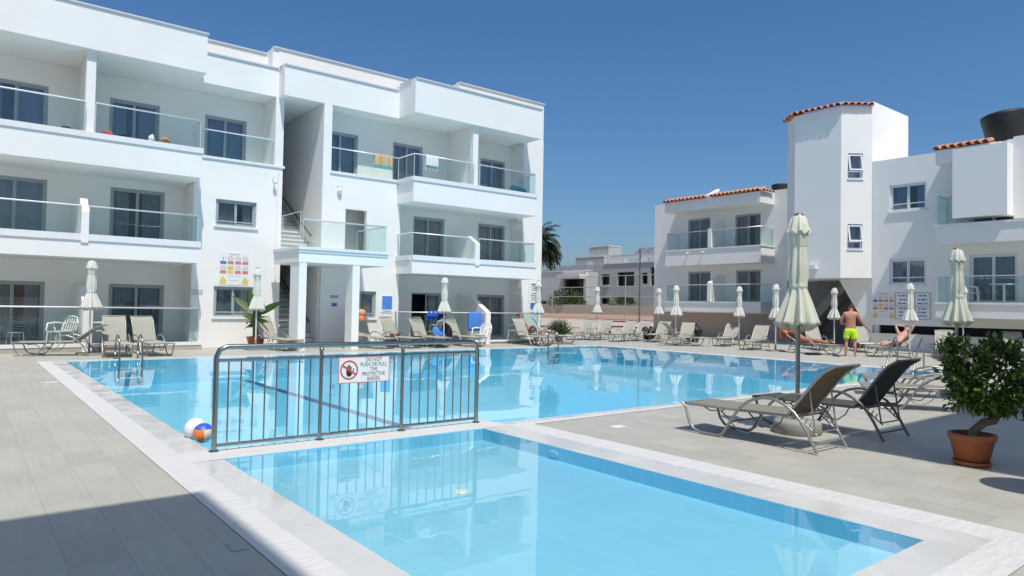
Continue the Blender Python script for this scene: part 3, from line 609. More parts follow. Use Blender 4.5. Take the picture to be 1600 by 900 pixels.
# ================================================================== BACKGROUND
GREYW=mat('distant grey render',(.44,.44,.43),.85,noise=.06,nscale=.6)
PALEW=mat('distant pale render',(.66,.66,.63),.85,noise=.06,nscale=.6)
WINB=mat('dark distant window',(.035,.037,.035),.2,noise=.3,nscale=1.5)
SOLAR=mat('dark solar panel',(.16,.17,.18),.5)
BEIGE=mat('beige garden wall',(.52,.47,.38),.9,noise=.08,nscale=1)
CLAY=mat('red court clay',(.38,.25,.18),.95,noise=.12,nscale=.8)
PALEG=mat('pale paving',(.44,.38,.32),.9,noise=.08,nscale=1)
b=MB(); b.quad((36.001,14,.01),(46,14,.85),(46,90,.85),(36.001,60,.01)); b.quad((36,36.01,.01),(36,60,.01),(20,60,.85),(20,36.01,.01)); struct(b.build('tennis_court',CLAY))
b=MB(); b.quad((27,29.2,.006),(35.9,26.9,.006),(35.9,35.9,.006),(28,35.9,.006)); b.quad((36.0,20,.016),(41,20,.44),(41,60,.44),(36.0,60,.016)); struct(b.build('pale_path',PALEG))
gw=MB(); gw.box(46,46.3,20,60,.4,1.72); tag(gw.build('garden_wall',BEIGE),'low beige garden wall behind the red tennis court','wall')
gw=MB(); gw.box(30,46,60,60.3,.4,1.66); tag(gw.build('garden_wall',BEIGE),'low beige boundary wall running left behind the wire fence','wall')
FB=wthing('distant_apartments','grey terraced apartment building with solar panels far behind the wire fence','building',(68,60,0))
m=MB(); m.wall((66,72,0),UY,NX,24,0,7.13,[(72-64,72-62.5,4.44,5.84),(72-61.17,72-58.3,4.29,6.03),(72-57.1,72-56.15,4.5,5.87),(72-55.76,72-50.5,4.29,6.51),(72-64,72-62.45,1.95,2.75),(72-61.44,72-58.25,1.99,2.81)],t=.4)
m.build('front_wall',GREYW,FB)
b=MB(); b.box(66.7,66.8,48,70,0,7); b.build('window_glass',WINB,FB)
b=MB(); b.box(66.41,78,48,72,6.9,7.1); b.box(66.41,78,71.8,72,0,6.89); b.build('roof_deck',GREYW,FB)
b=MB(); b.box(65.9,66.4,48,63.5,7.131,7.25); b.build('white_ledge',PALEW,FB)
b=MB(); b.wall((66.6,63.1,0),UY,NX,15,7.25,8.25,[(2.2,5.0,7.3,7.78),(6.4,10.5,7.3,7.78)],t=.25); b.box(66.58,66.9,48,63.1,8.251,8.33); b.build('parapet',PALEW,FB)
b=MB(); b.box(66.3,71,63.8,69.2,7.14,8.2); b.build('upper_storey',GREYW,FB)
b=MB(); b.box(66.25,71.05,63.75,69.25,8.201,8.29); b.build('upper_cap',PALEW,FB)
b=MB(); b.box(67,69.5,63.7,67.3,7.14,9.6); b.build('roof_tower',GREYW,FB)
b=MB(); b.box(66.95,69.55,63.65,67.35,9.601,9.72); b.build('tower_cap',PALEW,FB)
for i in range(7):
    y=60.3-i*1.5; b=MB(); b.prism([(67.5,y,8.0),(67.5,y-1.2,8.0),(69.2,y-1.2,9.25),(69.2,y,9.25)],(.05,0,.08)); b.build('solar_panel',SOLAR,FB)
for y in (55.2,56.6): b=MB(); b.lathe([(8.7,.3),(9.5,.3),(9.6,.1)],12,c=(70,y)); b.build('roof_boiler',WINB,FB)
for i,(y0,y1) in enumerate(((63.9,62.6),)):
    b=MB(); b.box(65.8,66.05,y1-.1,y0+.2,4.32,4.43); b.build('sill',PALEW,FB)
b=MB()
for i in range(6): b.box(65.85,65.9,65.5+i*.2,65.56+i*.2,6.1,7.6)
b.build('window_grille',PALEW,FB)
LH=wthing('distant_house','low pale house with a flat canopy and roof panels behind the fence','house',(52,54,0))
b=MB(); b.wall((50,60,0),UY,NX,9.4,0,5.2,[(60-54,60-50.95,1.2,4.4),(60-57.6,60-56.6,1.4,2.1)],t=.3); b.build('front_wall',PALEW,LH)
b=MB(); b.box(50.31,51.7,50.61,60,4.9,5.1); b.box(51.5,51.7,50.61,60,0,4.89); b.box(50.31,51.7,50.6,50.8,0,4.89); b.build('roof_slab',GREYW,LH)
b=MB(); b.box(49.1,49.99,50.65,54.1,4.4,4.86); b.build('canopy',PALEW,LH)
b=MB(); b.box(49.9,50.5,50.55,60,5.201,5.3); b.build('roof_edge',PALEW,LH)
b=MB(); b.box(51.2,51.3,50.85,54.4,1.2,4.4); b.build('window_glass',WINB,LH)
for i in range(5):
    y=58.5-i*1.6; b=MB(); b.prism([(50.6,y,5.31),(50.6,y-1.3,5.31),(52.0,y-1.3,5.9),(52.0,y,5.9)],(.05,0,.08)); b.build('solar_panel',SOLAR,LH)
# wire fence round the court
FGREY=mat('galvanised fence tube',(.44,.43,.33),.5,metal=.3)
MESHM=glass('wire mesh',(.90,.905,.90),1.01)
f=wthing('wire_fence','tall galvanised wire fence around the tennis court behind the sunbeds','fence',(42,45,0))
ys=[56,51.4,46.8,42.4,38,33.6]
for i,y in enumerate(ys):
    m=MB(); m.tube([(42,y,.3),(42,y,4.1)],.05,6); m.build('post',FGREY,f)
for z in (1.5,2.4,3.2,4.1): m=MB(); m.tube([(42,57,z),(42,33.6,z)],.03,6); m.build('rail',FGREY,f)
m=MB()
for y in (54,49): m.tube([(41.9,y,.4),(41.9,y,3.0)],.035,6); m.tube([(41.9,y,.6),(41.9,y-1.5,1.7)],.02,5)
m.build('brace',FGREY,f)
m=MB(); m.quad((42.02,33.6,.5),(42.02,57,.5),(42.02,57,4.1),(42.02,33.6,4.1)); m.build('wire_mesh',MESHM,f)
t=wthing('climber_pole','tall dark pole wound with dry climbing growth in front of the grey apartments','pole',(40.5,35.2,.2))
m=MB(); m.tube([(40.5,35.2,0),(40.5,35.2,6.0)],.05,8); m.build('pole',FRAME_D,t)
m=MB()
for i in range(60):
    z=.3+i*.095; a=i*.9; m.tube([(40.5+.09*math.cos(a),35.2+.09*math.sin(a),z),(40.5+.28*math.cos(a+.4)*random.random(),35.2+.28*math.sin(a+.4)*random.random(),z+.08)],.02,4)
m.build('climber',SLATE,t)
# ------------------------------------------------------------------ vegetation
def leafmat(name,c1,c2,rough=.35,trans=.25,spec=.5):
    m=mat(name,c1,rough,spec=spec); nt=m.node_tree; L=nt.links; b=nt.nodes['Principled BSDF']
    g=nt.nodes.new('ShaderNodeObjectInfo'); 
    ge=nt.nodes.new('ShaderNodeNewGeometry'); mx=nt.nodes.new('ShaderNodeMixRGB'); mx.inputs[1].default_value=(*c1,1); mx.inputs[2].default_value=(*c2,1)
    L.new(ge.outputs['Random Per Island'],mx.inputs[0]); L.new(mx.outputs[0],b.inputs['Base Color'])
    tr=nt.nodes.new('ShaderNodeBsdfTranslucent'); L.new(mx.outputs[0],tr.inputs[0]); ms=nt.nodes.new('ShaderNodeMixShader'); ms.inputs[0].default_value=trans
    o=nt.nodes['Material Output']; L.new(b.outputs[0],ms.inputs[1]); L.new(tr.outputs[0],ms.inputs[2]); L.new(ms.outputs[0],o.inputs[0]); return m
FICUS=leafmat('glossy ficus leaf',(.03,.075,.012),(.16,.24,.035),.22,.3,.6)
BANANA=leafmat('banana leaf',(.05,.11,.03),(.10,.17,.05),.4,.3)
PALM=leafmat('palm leaf',(.03,.045,.02),(.07,.09,.04),.5,.15)
BUSH=leafmat('bush leaf',(.04,.075,.02),(.10,.14,.05),.5,.2)
BARK=mat('pale bark',(.22,.16,.11),.85,noise=.25,nscale=12,bump=.4,bscale=25)
def leaf(b,p,d,n,L,wd,bend=.15):
    d=d.normalized(); s=d.cross(n); s=s.normalized() if s.length>1e-5 else d.orthogonal().normalized(); n=s.cross(d)
    m1=p+d*L*.45+n*L*.06; t=p+d*L-n*L*bend
    b.add([p,m1+s*wd*.5-n*wd*.12,t,m1-s*wd*.5-n*wd*.12,m1],[(0,1,4),(1,2,4),(2,3,4),(3,0,4)],0,False)
def rv(): 
    while True:
        v=Vector((random.uniform(-1,1),random.uniform(-1,1),random.uniform(-1,1)))
        if .05<v.length<1: return v.normalized()
def pot(parent,r0,r1,h,saucer=True):
    m=MB(); m.lathe([(.03,r0*.5),(.03,r0),(h*.82,r1*.97),(h*.83,r1*1.05),(h,r1*1.06),(h,r1*.95),(h*.86,r1*.9)],32,cap=False); m.build('pot',TERRA,parent)
    m=MB(); m.lathe([(h*.86,r1*.93),(h*.88,.01)],24,cap=False); m.build('soil',SOIL,parent)
    if saucer: m=MB(); m.lathe([(0,.01),(0,r0*1.05),(.045,r0*1.22),(.045,r0*1.1),(.02,r0*.9)],32,cap=False); m.build('saucer',TERRA,parent)
t=thing('potted_ficus','bushy glossy ficus with a crooked trunk in a terracotta pot on the right deck','potted plant',(7.95,2.56,0))
pot(t,.145,.20,.315)
m=MB(); m.tube([(.0,.0,.24),(.02,-.01,.34),(.10,-.07,.42),(.20,-.13,.44),(.25,-.15,.50),(.20,-.10,.56),(.08,-.02,.66),(.03,0,.85)],[.05,.045,.042,.04,.04,.035,.03,.02],8)
m.tube([(.22,-.12,.54),(.33,-.24,.62),(.42,-.3,.75)],[.03,.022,.012],6); m.tube([(.1,-.03,.62),(-.1,.08,.75),(-.16,.1,.9)],[.025,.02,.01],6); m.build('trunk',BARK,t)
lf=MB()
clumps=[]
for i in range(105):
    v=rv(); rr=random.uniform(.45,1)**.6
    c=Vector((.10,-.06,.84))+Vector((v.x*.37,v.y*.37,v.z*.34))*rr
    if c.z<.48 and random.random()<.4: continue
    clumps.append((c,v))
for k in range(10): clumps.append((Vector((.50,-.36,.56))+rv()*.13,rv()))
for k in range(16):
    a=random.uniform(0,6.28); q=random.uniform(.1,.36); clumps.append((Vector((.10+q*math.cos(a),-.06+q*math.sin(a),1.12+random.uniform(0,.14)*(1-q))),Vector((0,0,1))))
for c,v in clumps:
    for j in range(24):
        o_=rv()*random.random()**.5*.085; d=(rv()+v*.8+Vector((0,0,.25)))
        leaf(lf,c+o_,d,rv()*.6+Vector((0,0,1)),random.uniform(.06,.105),random.uniform(.034,.052))
lf.build('crown',FICUS,t)
# banana plant by the left building
t=thing('potted_banana_plant','broad leaved banana plant in a terracotta pot by the left building wall','potted plant',(7.35,22.1,0))
pot(t,.2,.27,.38,False)
for i in range(5):
    a=i*1.26; m=MB(); m.tube([(.06*math.cos(a),.06*math.sin(a),.3),(.07*math.cos(a),.07*math.sin(a),.8),(.10*math.cos(a),.10*math.sin(a),1.3)],[.04,.035,.02],6); m.build('stalk',BANANA,t)
spec=[(-.95,1.35,.9,.0),(.95,1.25,.95,.12),(-.7,1.0,.75,.5),(.75,.9,.65,.75),(-.25,1.2,.8,-.2),(.3,1.1,.7,.3),(-.5,.85,.7,1.0),(.15,1.0,.55,-.5),(-.9,.8,.5,.9)]
for ang,zz,L,droop in spec:
    m=MB(); n=9; dx=math.sin(ang); up_=math.cos(ang); side=Vector((.78,-.62,0)); fw2=Vector((.62,.78,0)); tw_=random.uniform(-.6,.6)
    base=Vector((0,0,zz*.80)); vs=[]
    for k in range(n+1):
        q=k/n; c=base+side*(dx*L*q)+Vector((0,0,up_*L*q-droop*L*q*q*.8))+fw2*(tw_*.25*q)
        wd=.115*math.sin(math.pi*min(1,(q*.93+.07)))**.7*(1 if q>.12 else .35)
        nn=Vector((up_,0,0)); s_=(side*up_-Vector((0,0,dx)))*1.0; s_=s_.normalized()*.85+fw2*.5
        vs+= [c-s_*wd+Vector((0,0,.03)),c,c+s_*wd+Vector((0,0,.03))]
    m.add(vs,[(3*k+e,3*k+e+1,3*k+e+4,3*k+e+3) for k in range(n) for e in (0,1)],0,True)
    m.build('leaf',BANANA,t)
# palm tree behind the left building
t=thing('palm_tree','date palm whose drooping crown shows past the right end of the left building','palm tree',(31.25,36.3,0))
m=MB(); m.tube([(0,0,0),(.1,0,2.5),(.05,.05,5.6)],[.24,.19,.17],10); m.build('trunk',BARK,t)
m=MB()
for i in range(85):
    a=random.uniform(0,6.28); el=random.uniform(-.6,1.4); L=random.uniform(1.7,2.35); p=Vector((.05,.05,5.85)); d=Vector((math.cos(a)*math.cos(el),math.sin(a)*math.cos(el),math.sin(el)))
    n=14; pts=[]
    for k in range(n+1):
        pts.append(p.copy()); p+=d*L/n; d=(d+Vector((0,0,-.15))).normalized()
    for k in range(1,n):
        dd=(pts[k+1]-pts[k]).normalized(); s=dd.cross(Vector((0,0,1)))
        s=s.normalized() if s.length>1e-3 else Vector((1,0,0))
        for sg in (-1,1):
            for j in range(3):
                leaf(m,pts[k]+dd*(j*.05),dd*.7+s*sg+Vector((0,0,random.uniform(-.5,.1))),Vector((0,0,1)),.40*math.sin(math.pi*(k/n)*.8+.35),.085,.3)
m.build('crown',PALM,t)
def bush(name,label,loc,rx,ry,rz_,n,m=BUSH,ls=.3,cat='bush',spiky=False):
    t=thing(name,label,cat,loc); b=MB()
    for i in range(n):
        v=rv(); v.z=abs(v.z)*.9; q=random.random()**.4; p=Vector((v.x*rx*q,v.y*ry*q,.15+v.z*rz_*q))
        if spiky: leaf(b,Vector((p.x*.4,p.y*.4,p.z*.4)),v+Vector((0,0,.3)),rv(),ls*1.8,ls*.16,.3)
        else: leaf(b,p,v+rv()*.8,rv()+Vector((0,0,1)),ls*random.uniform(.6,1.2),ls*.45)
    b.build('foliage',m,t)
    s=MB(); 
    for i in range(5): a=i*1.256; s.tube([(.1*math.cos(a),.1*math.sin(a),-.2),(rx*.4*math.cos(a),ry*.4*math.sin(a),rz_*.6)],[.05,.02],5)
    s.build('stems',BARK,t)
    return t
bush('oleander_bush','wide feathery green bush in front of the low house behind the fence',(47.4,50.6,1.3),1.7,2.3,2.1,1300)
bush('oleander_bush','dark green bush low behind the beige wall, far left of the fence',(47.8,56.2,1.2),.9,.9,.9,260)
bush('oleander_bush','dark green hedge bush below the grey apartments near the dark pole',(58,53,1.3),1.2,2.2,1.5,500)
t=bush('potted_palm','small spiky green palm in a dark pot at the corner of the left building',(19.9,21.7,.22),.55,.55,.62,230,BUSH,.32,'potted plant',True)
m=MB(); m.lathe([(-.22,.12),(-.2,.15),(.06,.18),(.06,.15)],18,cap=False); m.build('pot',SLATE,t)
# ------------------------------------------------------------------ picnic bench by the court
WOODR=mat('red brown wood',(.13,.05,.03),.7,noise=.2,nscale=6)
t=thing('picnic_table','dark red wooden picnic table at the edge of the tennis court','picnic table',(28.9,26.6,0),yaw(.55,.83))
m=MB(); m.box(-.9,.9,-.35,.35,.70,.76); m.build('table_top',WOODR,t)
for y in(-.7,.7): m=MB(); m.box(-.9,.9,y-.14,y+.14,.42,.47); m.build('seat',WOODR,t)
for x in(-.7,.7): m=MB(); m.prism([(x,-.75,0),(x,-.62,0),(x,-.1,.69),(x,-.25,.69)],(.07,0,0)); m.prism([(x,.62,0),(x,.75,0),(x,.25,.69),(x,.1,.69)],(.07,0,0)); m.box(x+.071,x+.13,-.8,.8,.36,.42); m.build('leg',WOODR,t)
# ================================================================== buildings behind the viewer (they throw the shade on the near deck)
SA=wthing('apartment_building','white apartment building standing behind the viewer, shading the near left deck','building',(-8,-6,0))
m=MB(); m.box(-16,.1,-12,-1.5,0,9.3); m.build('wall',WHITE,SA); m=MB(); m.box(-16,.1,-12,1.2,9.31,9.6); m.build('roof_slab',WHITE,SA)
SB=wthing('apartment_building','white apartment building behind the viewer, shading the deck round the potted ficus','building',(15,-8,0))
m=MB(); m.box(6.36,24,-14,-2.6,0,9.3); m.build('wall',WHITE,SB); m=MB(); m.box(6.36,24,-14,-.52,9.31,9.6); m.build('roof_slab',WHITE,SB)
# ================================================================== pool furniture
def hexc(h): return h
PROF=[(0.04,.345),(.09,.30),(.15,.12),(.22,.045),(.32,.018),(.45,.016),(.57,.018),(.63,.06),(.70,.17),(.78,.29),(.86,.39),(.94,.455),(1.02,.495),(1.13,.525),(1.22,.53),(1.30,.52),(1.40,.48),(1.51,.41),(1.58,.33),(1.65,.23),(1.71,.12),(1.77,.0)]
def make_lounger(label,sling=SLING,frame=FRAME,ang=52,simple=False,group=None):
    t=thing('sun_lounger',label,'sun lounger',(0,0,0),0,group)
    Y=lambda s:.93-s
    seg=5 if simple else 8
    for sx in(-1,1):
        m=MB(); m.tube([(sx*.315,Y(s),max(z,.016)) for s,z in PROF],.017,seg); m.build('side_frame',frame,t)
    m=MB()
    for sx in(-1,1):
        m.tube([(sx*.285,Y(.05),.335),(sx*.285,Y(.8),.345),(sx*.285,Y(1.42),.36)],.015,seg)
        m.tube([(sx*.25,Y(.30),.33),(sx*.25,Y(.40),.285),(sx*.25,Y(.55),.30),(sx*.25,Y(.63),.335)],.009,5)
        m.tube([(sx*.24,Y(.55),.30),(sx*.24,Y(.68),.19)],.010,5)
    m.tube([(-.315,Y(.05),.338),(.315,Y(.05),.338)],.015,seg); m.tube([(-.315,Y(1.50),.36),(.315,Y(1.50),.36)],.013,seg); m.tube([(-.315,Y(.72),.2),(.315,Y(.72),.2)],.012,seg)
    m.tube([(-.315,Y(1.72),.10),(.315,Y(1.72),.10)],.012,seg)
    m.tube([(-.25,Y(.68),.19),(-.25,Y(.78),.11),(-.25,Y(.92),.10),(-.25,Y(1.02),.18),(-.25,Y(1.1),.33)],.008,5); m.tube([(.25,Y(.68),.19),(.25,Y(.78),.11),(.25,Y(.92),.10),(.25,Y(1.02),.18),(.25,Y(1.1),.33)],.008,5)
    m.build('seat_frame',frame,t)
    m=MB(); vs=[]; n=10
    for k in range(n+1):
        s=.05+(1.40-.05)*k/n; z=.352+.012*k/n
        for x,dz in ((-.283,0),(-.14,-.012),(0,-.017),(.14,-.012),(.283,0)): vs.append((x,Y(s),z+dz))
    for k in range(n+1):
        s=.05+(1.40-.05)*k/n; z=.346+.012*k/n
        for x,dz in ((-.283,0),(-.14,-.012),(0,-.017),(.14,-.012),(.283,0)): vs.append((x,Y(s),z+dz-.004))
    o_=5*(n+1)
    m.add(vs,[(5*k+e,5*k+e+1,5*k+e+6,5*k+e+5) for k in range(n) for e in range(4)]+[(o_+5*k+e,o_+5*k+e+5,o_+5*k+e+6,o_+5*k+e+1) for k in range(n) for e in range(4)],0,True)
    m.build('seat_sling',sling,t)
    a=R(ang); c0=Vector((0,Y(1.41),.37)); d=Vector((0,-math.cos(a),math.sin(a))); nrm=Vector((0,math.sin(a),math.cos(a))); BL=.76
    def bp(q): return c0+d*(BL*q)-nrm*(.05*max(0,q-.7)/.3*max(0,q-.7)/.3*1.2)
    m=MB(); vs=[]; n=10
    for off in(0,-.006):
        for k in range(n+1):
            q=k/n; p=bp(q)
            for x,dz in ((-.268,0),(-.13,-.01),(0,-.014),(.13,-.01),(.268,0)): vs.append(p+Vector((x,0,0))+nrm*(dz+off))
    m.add(vs,[(5*k+e,5*k+e+1,5*k+e+6,5*k+e+5) for k in range(n) for e in range(4)]+[(o_+5*k+e,o_+5*k+e+5,o_+5*k+e+6,o_+5*k+e+1) for k in range(n) for e in range(4)],0,True)
    bk=m.build('backrest',sling,t)
    m=MB()
    for sx in(-1,1): m.tube([bp(k/6)+Vector((sx*.275,0,0)) for k in range(7)],.015,seg)
    m.tube([bp(1)+Vector((-.275,0,0)),bp(1)+Vector((.275,0,0))],.015,seg); m.build('back_frame',frame,bk)
    m=MB()
    for sx in(-1,1):
        p=bp(.48)+Vector((sx*.23,0,0)); m.tube([p,(sx*.23,Y(1.70),.21)],.010,5)
        m.tube([(sx*.23,Y(1.5),.36),(sx*.23,Y(1.72),.19)],.009,5)
        if not simple:
            for q in (.2,.42,.64): m.tube([(sx*.23,Y(1.5+.2*q),.36-.17*q),(sx*.23,Y(1.5+.2*q+.03),.36-.17*q+.06)],.007,4)
    m.tube([(-.23,Y(1.70),.21),(.23,Y(1.70),.21)],.009,5); m.build('back_support',frame,t)
    return t
G_F='sun loungers on the right deck near the camera'; G_L='sun loungers in front of the left building'; G_R='sun loungers along the right side of the pool'
l1=make_lounger('taupe sun lounger nearest the camera, in full sun, its back to the viewer',group=G_F); l1.location=(7.36,4.52,0)
SLING_BSHADE=mat('shade brown sling back',(.135,.11,.07),.8,noise=.08,nscale=5,bump=.25,bscale=150,trans=.18,tcol=(.20,.13,.05))  # taupe sling darkened to brown: shade on the backrest put into its colour
[c for c in l1.children if c.name.startswith('backrest')][0].data.materials[0]=SLING_BSHADE
l2=make_lounger('sun lounger coloured darker for the shade it stands in, second from the camera',SLING_DSHADE,FRAME_D,54,group=G_F); l2.location=(8.73,4.42,0); l2.rotation_euler=(0,0,R(-2))  # sling and frame coloured darker to carry the building shade
l3=dup(l1,(11.9,4.5,0),yaw(-.47,.88),'sun lounger half hidden behind the potted ficus, turned toward the pool',G_F)
dup(l1,(13.6,5.25,0),yaw(-.47,.88),'sun lounger farther behind the potted ficus, only its arm loops showing',G_F)
LT=mat('light sling',(.44,.43,.36),.8,noise=.05,nscale=5,bump=.2,bscale=150,trans=.2)
far=make_lounger('reclined sun lounger seen side on at the far left end of the deck',LT,FRAME,38,True,G_L); far.location=(2.0,21.35,0); far.rotation_euler=(0,0,yaw(-.92,.38))
far2=make_lounger('sun lounger directly left of the pool ladder below the left terrace',LT,FRAME,62,True,G_L); far2.location=(3.27,20.75,0); far2.rotation_euler=(0,0,yaw(-.08,-1))
def FL(x,y,fx,fy,label,g): return dup(far2,(x,y,0),yaw(fx,fy),label,g)
FL(4.1,20.75,.10,-1,'sun lounger directly right of the pool ladder below the left terrace',G_L)
FL(7.75,21.3,.25,-.97,'sun lounger beside the potted banana plant',G_L)
FL(10.95,21.15,.25,-.97,'sun lounger in front of the right porch column, below the orange rescue float',G_L)
FL(11.98,21.1,.2,-.98,'sun lounger below the blue wall sign beside the brown planter',G_L)
FL(13.0,20.95,.1,-1,'sun lounger left of the umbrella on the middle of the left terrace',G_L)
FL(13.22,21.35,.1,-1,'second lounger doubled up behind the one left of the middle umbrella',G_L)
FL(14.5,20.95,.15,-.99,'sun lounger next to the white plastic armchair',G_L)
FL(17.25,20.35,.05,-1,'empty sun lounger in front of the sunbather below the white wall sign',G_L)
FL(17.95,21.1,.25,-.97,'sun lounger with a sunbather below the wall sign',G_L)
FL(18.75,20.75,.75,-.66,'sun lounger at the corner of the left building beside the spiky palm',G_L)
fr=make_lounger('first sun lounger of the far row, just left of the lone umbrella',LT,FRAME,50,True,G_R); fr.location=(22.4,23.0,0); fr.rotation_euler=(0,0,yaw(-.95,-.3))
def FR(x,y,fx,fy,label): return dup(fr,(x,y,0),yaw(fx,fy),label,G_R)
FR(23.15,22.55,-.95,-.3,'sun lounger just right of the lone umbrella in front of the fence')
FR(23.3,21.2,-.95,-.3,'sun lounger in front of the red picnic table')
FR(24.5,21.4,-.95,-.3,'sun lounger right of the red picnic table with a dark bag behind it')
FR(24.6,20.3,-.95,-.3,'sun lounger next to the dark bag, left of the paired umbrellas')
FR(24.3,18.6,-.9,-.45,'sun lounger under the right of the paired umbrellas beside the wing')
FR(23.2,17.6,.85,-.5,'low sun lounger turned the other way beside the paired umbrellas')
FR(25.0,17.0,-.95,-.3,'sun lounger under the umbrella below the wing balcony windows')
FR(23.9,15.0,-.95,-.25,'sun lounger between the two umbrellas in front of the wing base wall')
FR(26.6,13.9,-.7,-.7,'empty sun lounger behind the neon shorts man, left of him under the tower')
FR(27.0,12.3,-.8,-.6,'empty sun lounger the standing man rests his hand on')
fr2=make_lounger('x',LT,FRAME,36,True,G_R); fr2.location=(23.75,12.55,0); fr2.rotation_euler=(0,0,yaw(.13,-.98)); fr2['label']='sun lounger carrying the tanned sunbather and an orange towel'; l_sun=fr2
l_wom=dup(fr2,(25.0,10.55,0),yaw(-.97,.22),'sun lounger carrying the sunbather with raised arms',G_R)
FR(26.2,9.2,-.9,-.4,'pale sun lounger by the far right pool ladder, closest of its pair')
FR(27.0,9.35,-.9,-.4,'pale sun lounger by the far right pool ladder, rear of its pair')
FR(28.0,7.7,-.9,-.4,'upright pale sun lounger against the block wall behind the ficus crown')
# ------------------------------------------------------------------ closed umbrellas
def make_umbrella(label,h,m,base='square',group=None,seg=48):
    t=thing('closed_umbrella',label,'umbrella',(0,0,0),0,group); k=h/2.71
    p=MB(); p.tube([(0,0,.05),(0,0,h-.03)],.024 if base!='round' else .026,10); p.build('pole',STEEL if base=='round' else RAIL,t)
    b=MB()
    if base=='round': b.lathe([(0,.27),(.02,.285),(.13,.285),(.16,.265),(.165,.04)],10); b.tube([(0,0,.16),(0,0,.34)],.035,10)
    else: b.box(-.27,.27,-.27,.27,0,.06); b.tube([(0,0,.06),(0,0,.32)],.032,10)
    b.build('base',CONC,t)
    rnd=random.random()*6
    def fold(r,amp,n=8,ph=0): return lambda a:r*(1+amp*math.cos(n*a+ph+rnd)+amp*.35*math.sin(3*a+rnd*2)+amp*.3*math.cos(13*a+rnd))
    c=MB()
    c.lathe([(2.30*k,fold(.085,.1)),(2.1*k,fold(.10,.16,8,.1)),(1.95*k,fold(.11,.18,8,.2)),(1.80*k,fold(.088,.10,8,.25)),(1.74*k,fold(.10,.2,8,.3)),(1.62*k,fold(.135,.25,8,.35)),(1.5*k,fold(.165,.28,8,.4)),(1.38*k,fold(.195,.30,8,.45)),
        (lambda a:(1.30+.045*math.cos(8*a+.5+rnd))*k,fold(.21,.32,8,.5)),(lambda a:(1.305+.045*math.cos(8*a+.5+rnd))*k,fold(.19,.32,8,.5)),(1.5*k,fold(.12,.25,8,.4))],seg,cap=False)
    c.lathe([(2.52*k,fold(.115,.1,8,.2)),(2.3*k,fold(.09,.1))],seg,cap=False)
    co_=c.build('canopy',m,t)
    c=MB(); c.lathe([(lambda a:(2.47+.02*math.cos(8*a+rnd))*k,fold(.13,.13,8,.3)),(2.54*k,fold(.112,.10)),(2.65*k,fold(.088,.06)),(2.68*k,.06)],seg); c.build('hood',m,co_)
    c=MB(); c.lathe([(1.79*k,fold(.100,.06)),(1.815*k,fold(.104,.06)),(1.84*k,fold(.100,.06))],seg,cap=False); c.build('tie_strap',m,co_)
    c=MB(); c.lathe([(2.68*k,.062),(2.71*k,.05),(2.72*k,.01)],14); c.build('finial',FRAME_D,t)
    return t
u=make_umbrella('tall cream closed umbrella in a round concrete base beside the nearest lounger',2.71,CANVAS,'round',seg=96); u.location=(8.12,4.5,0)
u=make_umbrella('cream closed umbrella rising behind the potted ficus',2.73,CANVAS,'round',seg=96); u.location=(14.5,4.92,0); u.rotation_euler=(0,0,1)
UG='closed white umbrellas around the far side of the pool'
um=make_umbrella('closed white umbrella at the far left in front of the left building',2.5,CANVAS_W,group=UG); um.location=(2.72,21.15,0)
um2=make_umbrella('closed white umbrella standing in front of the potted banana plant',2.52,CANVAS_W,group=UG); um2.location=(7.15,21.5,0)
um3=make_umbrella('closed white umbrella in the middle of the left terrace, before the open door',2.5,CANVAS_W,group=UG); um3.location=(13.75,21.15,0)
for i,(x,y,rz,l) in enumerate([(17.75,20.6,1.1,'closed white umbrella at the right corner of the left building'),(24.4,23.9,2,'lone closed white umbrella in front of the wire fence'),
  (26.6,21.9,.4,'left one of the paired closed umbrellas near the wing'),(23.4,18.35,3,'right one of the paired closed umbrellas near the wing'),(25.9,17.0,1.7,'closed white umbrella in front of the wing balcony'),
  (23.6,13.95,.9,'closed white umbrella between the wing and the stair tower'),(28.3,14.1,2.4,'closed white umbrella in the dark recess below the stair tower'),
  (24.9,9.85,1.3,'closed white umbrella in front of the notice boards'),(28.0,9.3,.2,'closed white umbrella behind the cream one by the ficus')]):
    dup((um,um2,um3)[i%3],(x,y,0),rz,l,UG)
# ------------------------------------------------------------------ barrier with sign
t=wthing('safety_barrier','stainless steel barrier railing on the strip between the two pools','barrier',(3.6,7.21,0))
by=7.215; xs=(2.02,3.115,4.123,5.205); H_=1.035
m=MB(); rc=.10; m.tube([(xs[0],by,.0),(xs[0],by,H_-rc),(xs[0]+.03,by,H_-.03),(xs[0]+rc,by,H_),(xs[3]-rc,by,H_),(xs[3]-.03,by,H_-.03),(xs[3],by,H_-rc),(xs[3],by,.0)],.027,14); m.build('handrail',STEEL,t)
for x in xs[1:3]: m=MB(); m.tube([(x,by,0),(x,by,H_-.03)],.021,12); m.sphere((x,by,H_-.05),.027,0,12,8); m.build('post',STEEL,t)
for x in xs: m=MB(); m.cyl((x,by),.05,.045,.005,.018,20); m.build('foot_plate',STEEL,t)
for a,c in zip(xs[:-1],xs[1:]):
    for z,r_ in ((.90,.017),(.06,.017)): m=MB(); m.tube([(a+.02,by,z),(c-.02,by,z)],r_,10); m.build('cross_rail',STEEL,t)
    for k in range(8):
        x=a+(c-a)*(k+1)/9; m=MB(); m.tube([(x,by,.06),(x,by,.90)],.0085,8); m.build('baluster',STEEL,t)
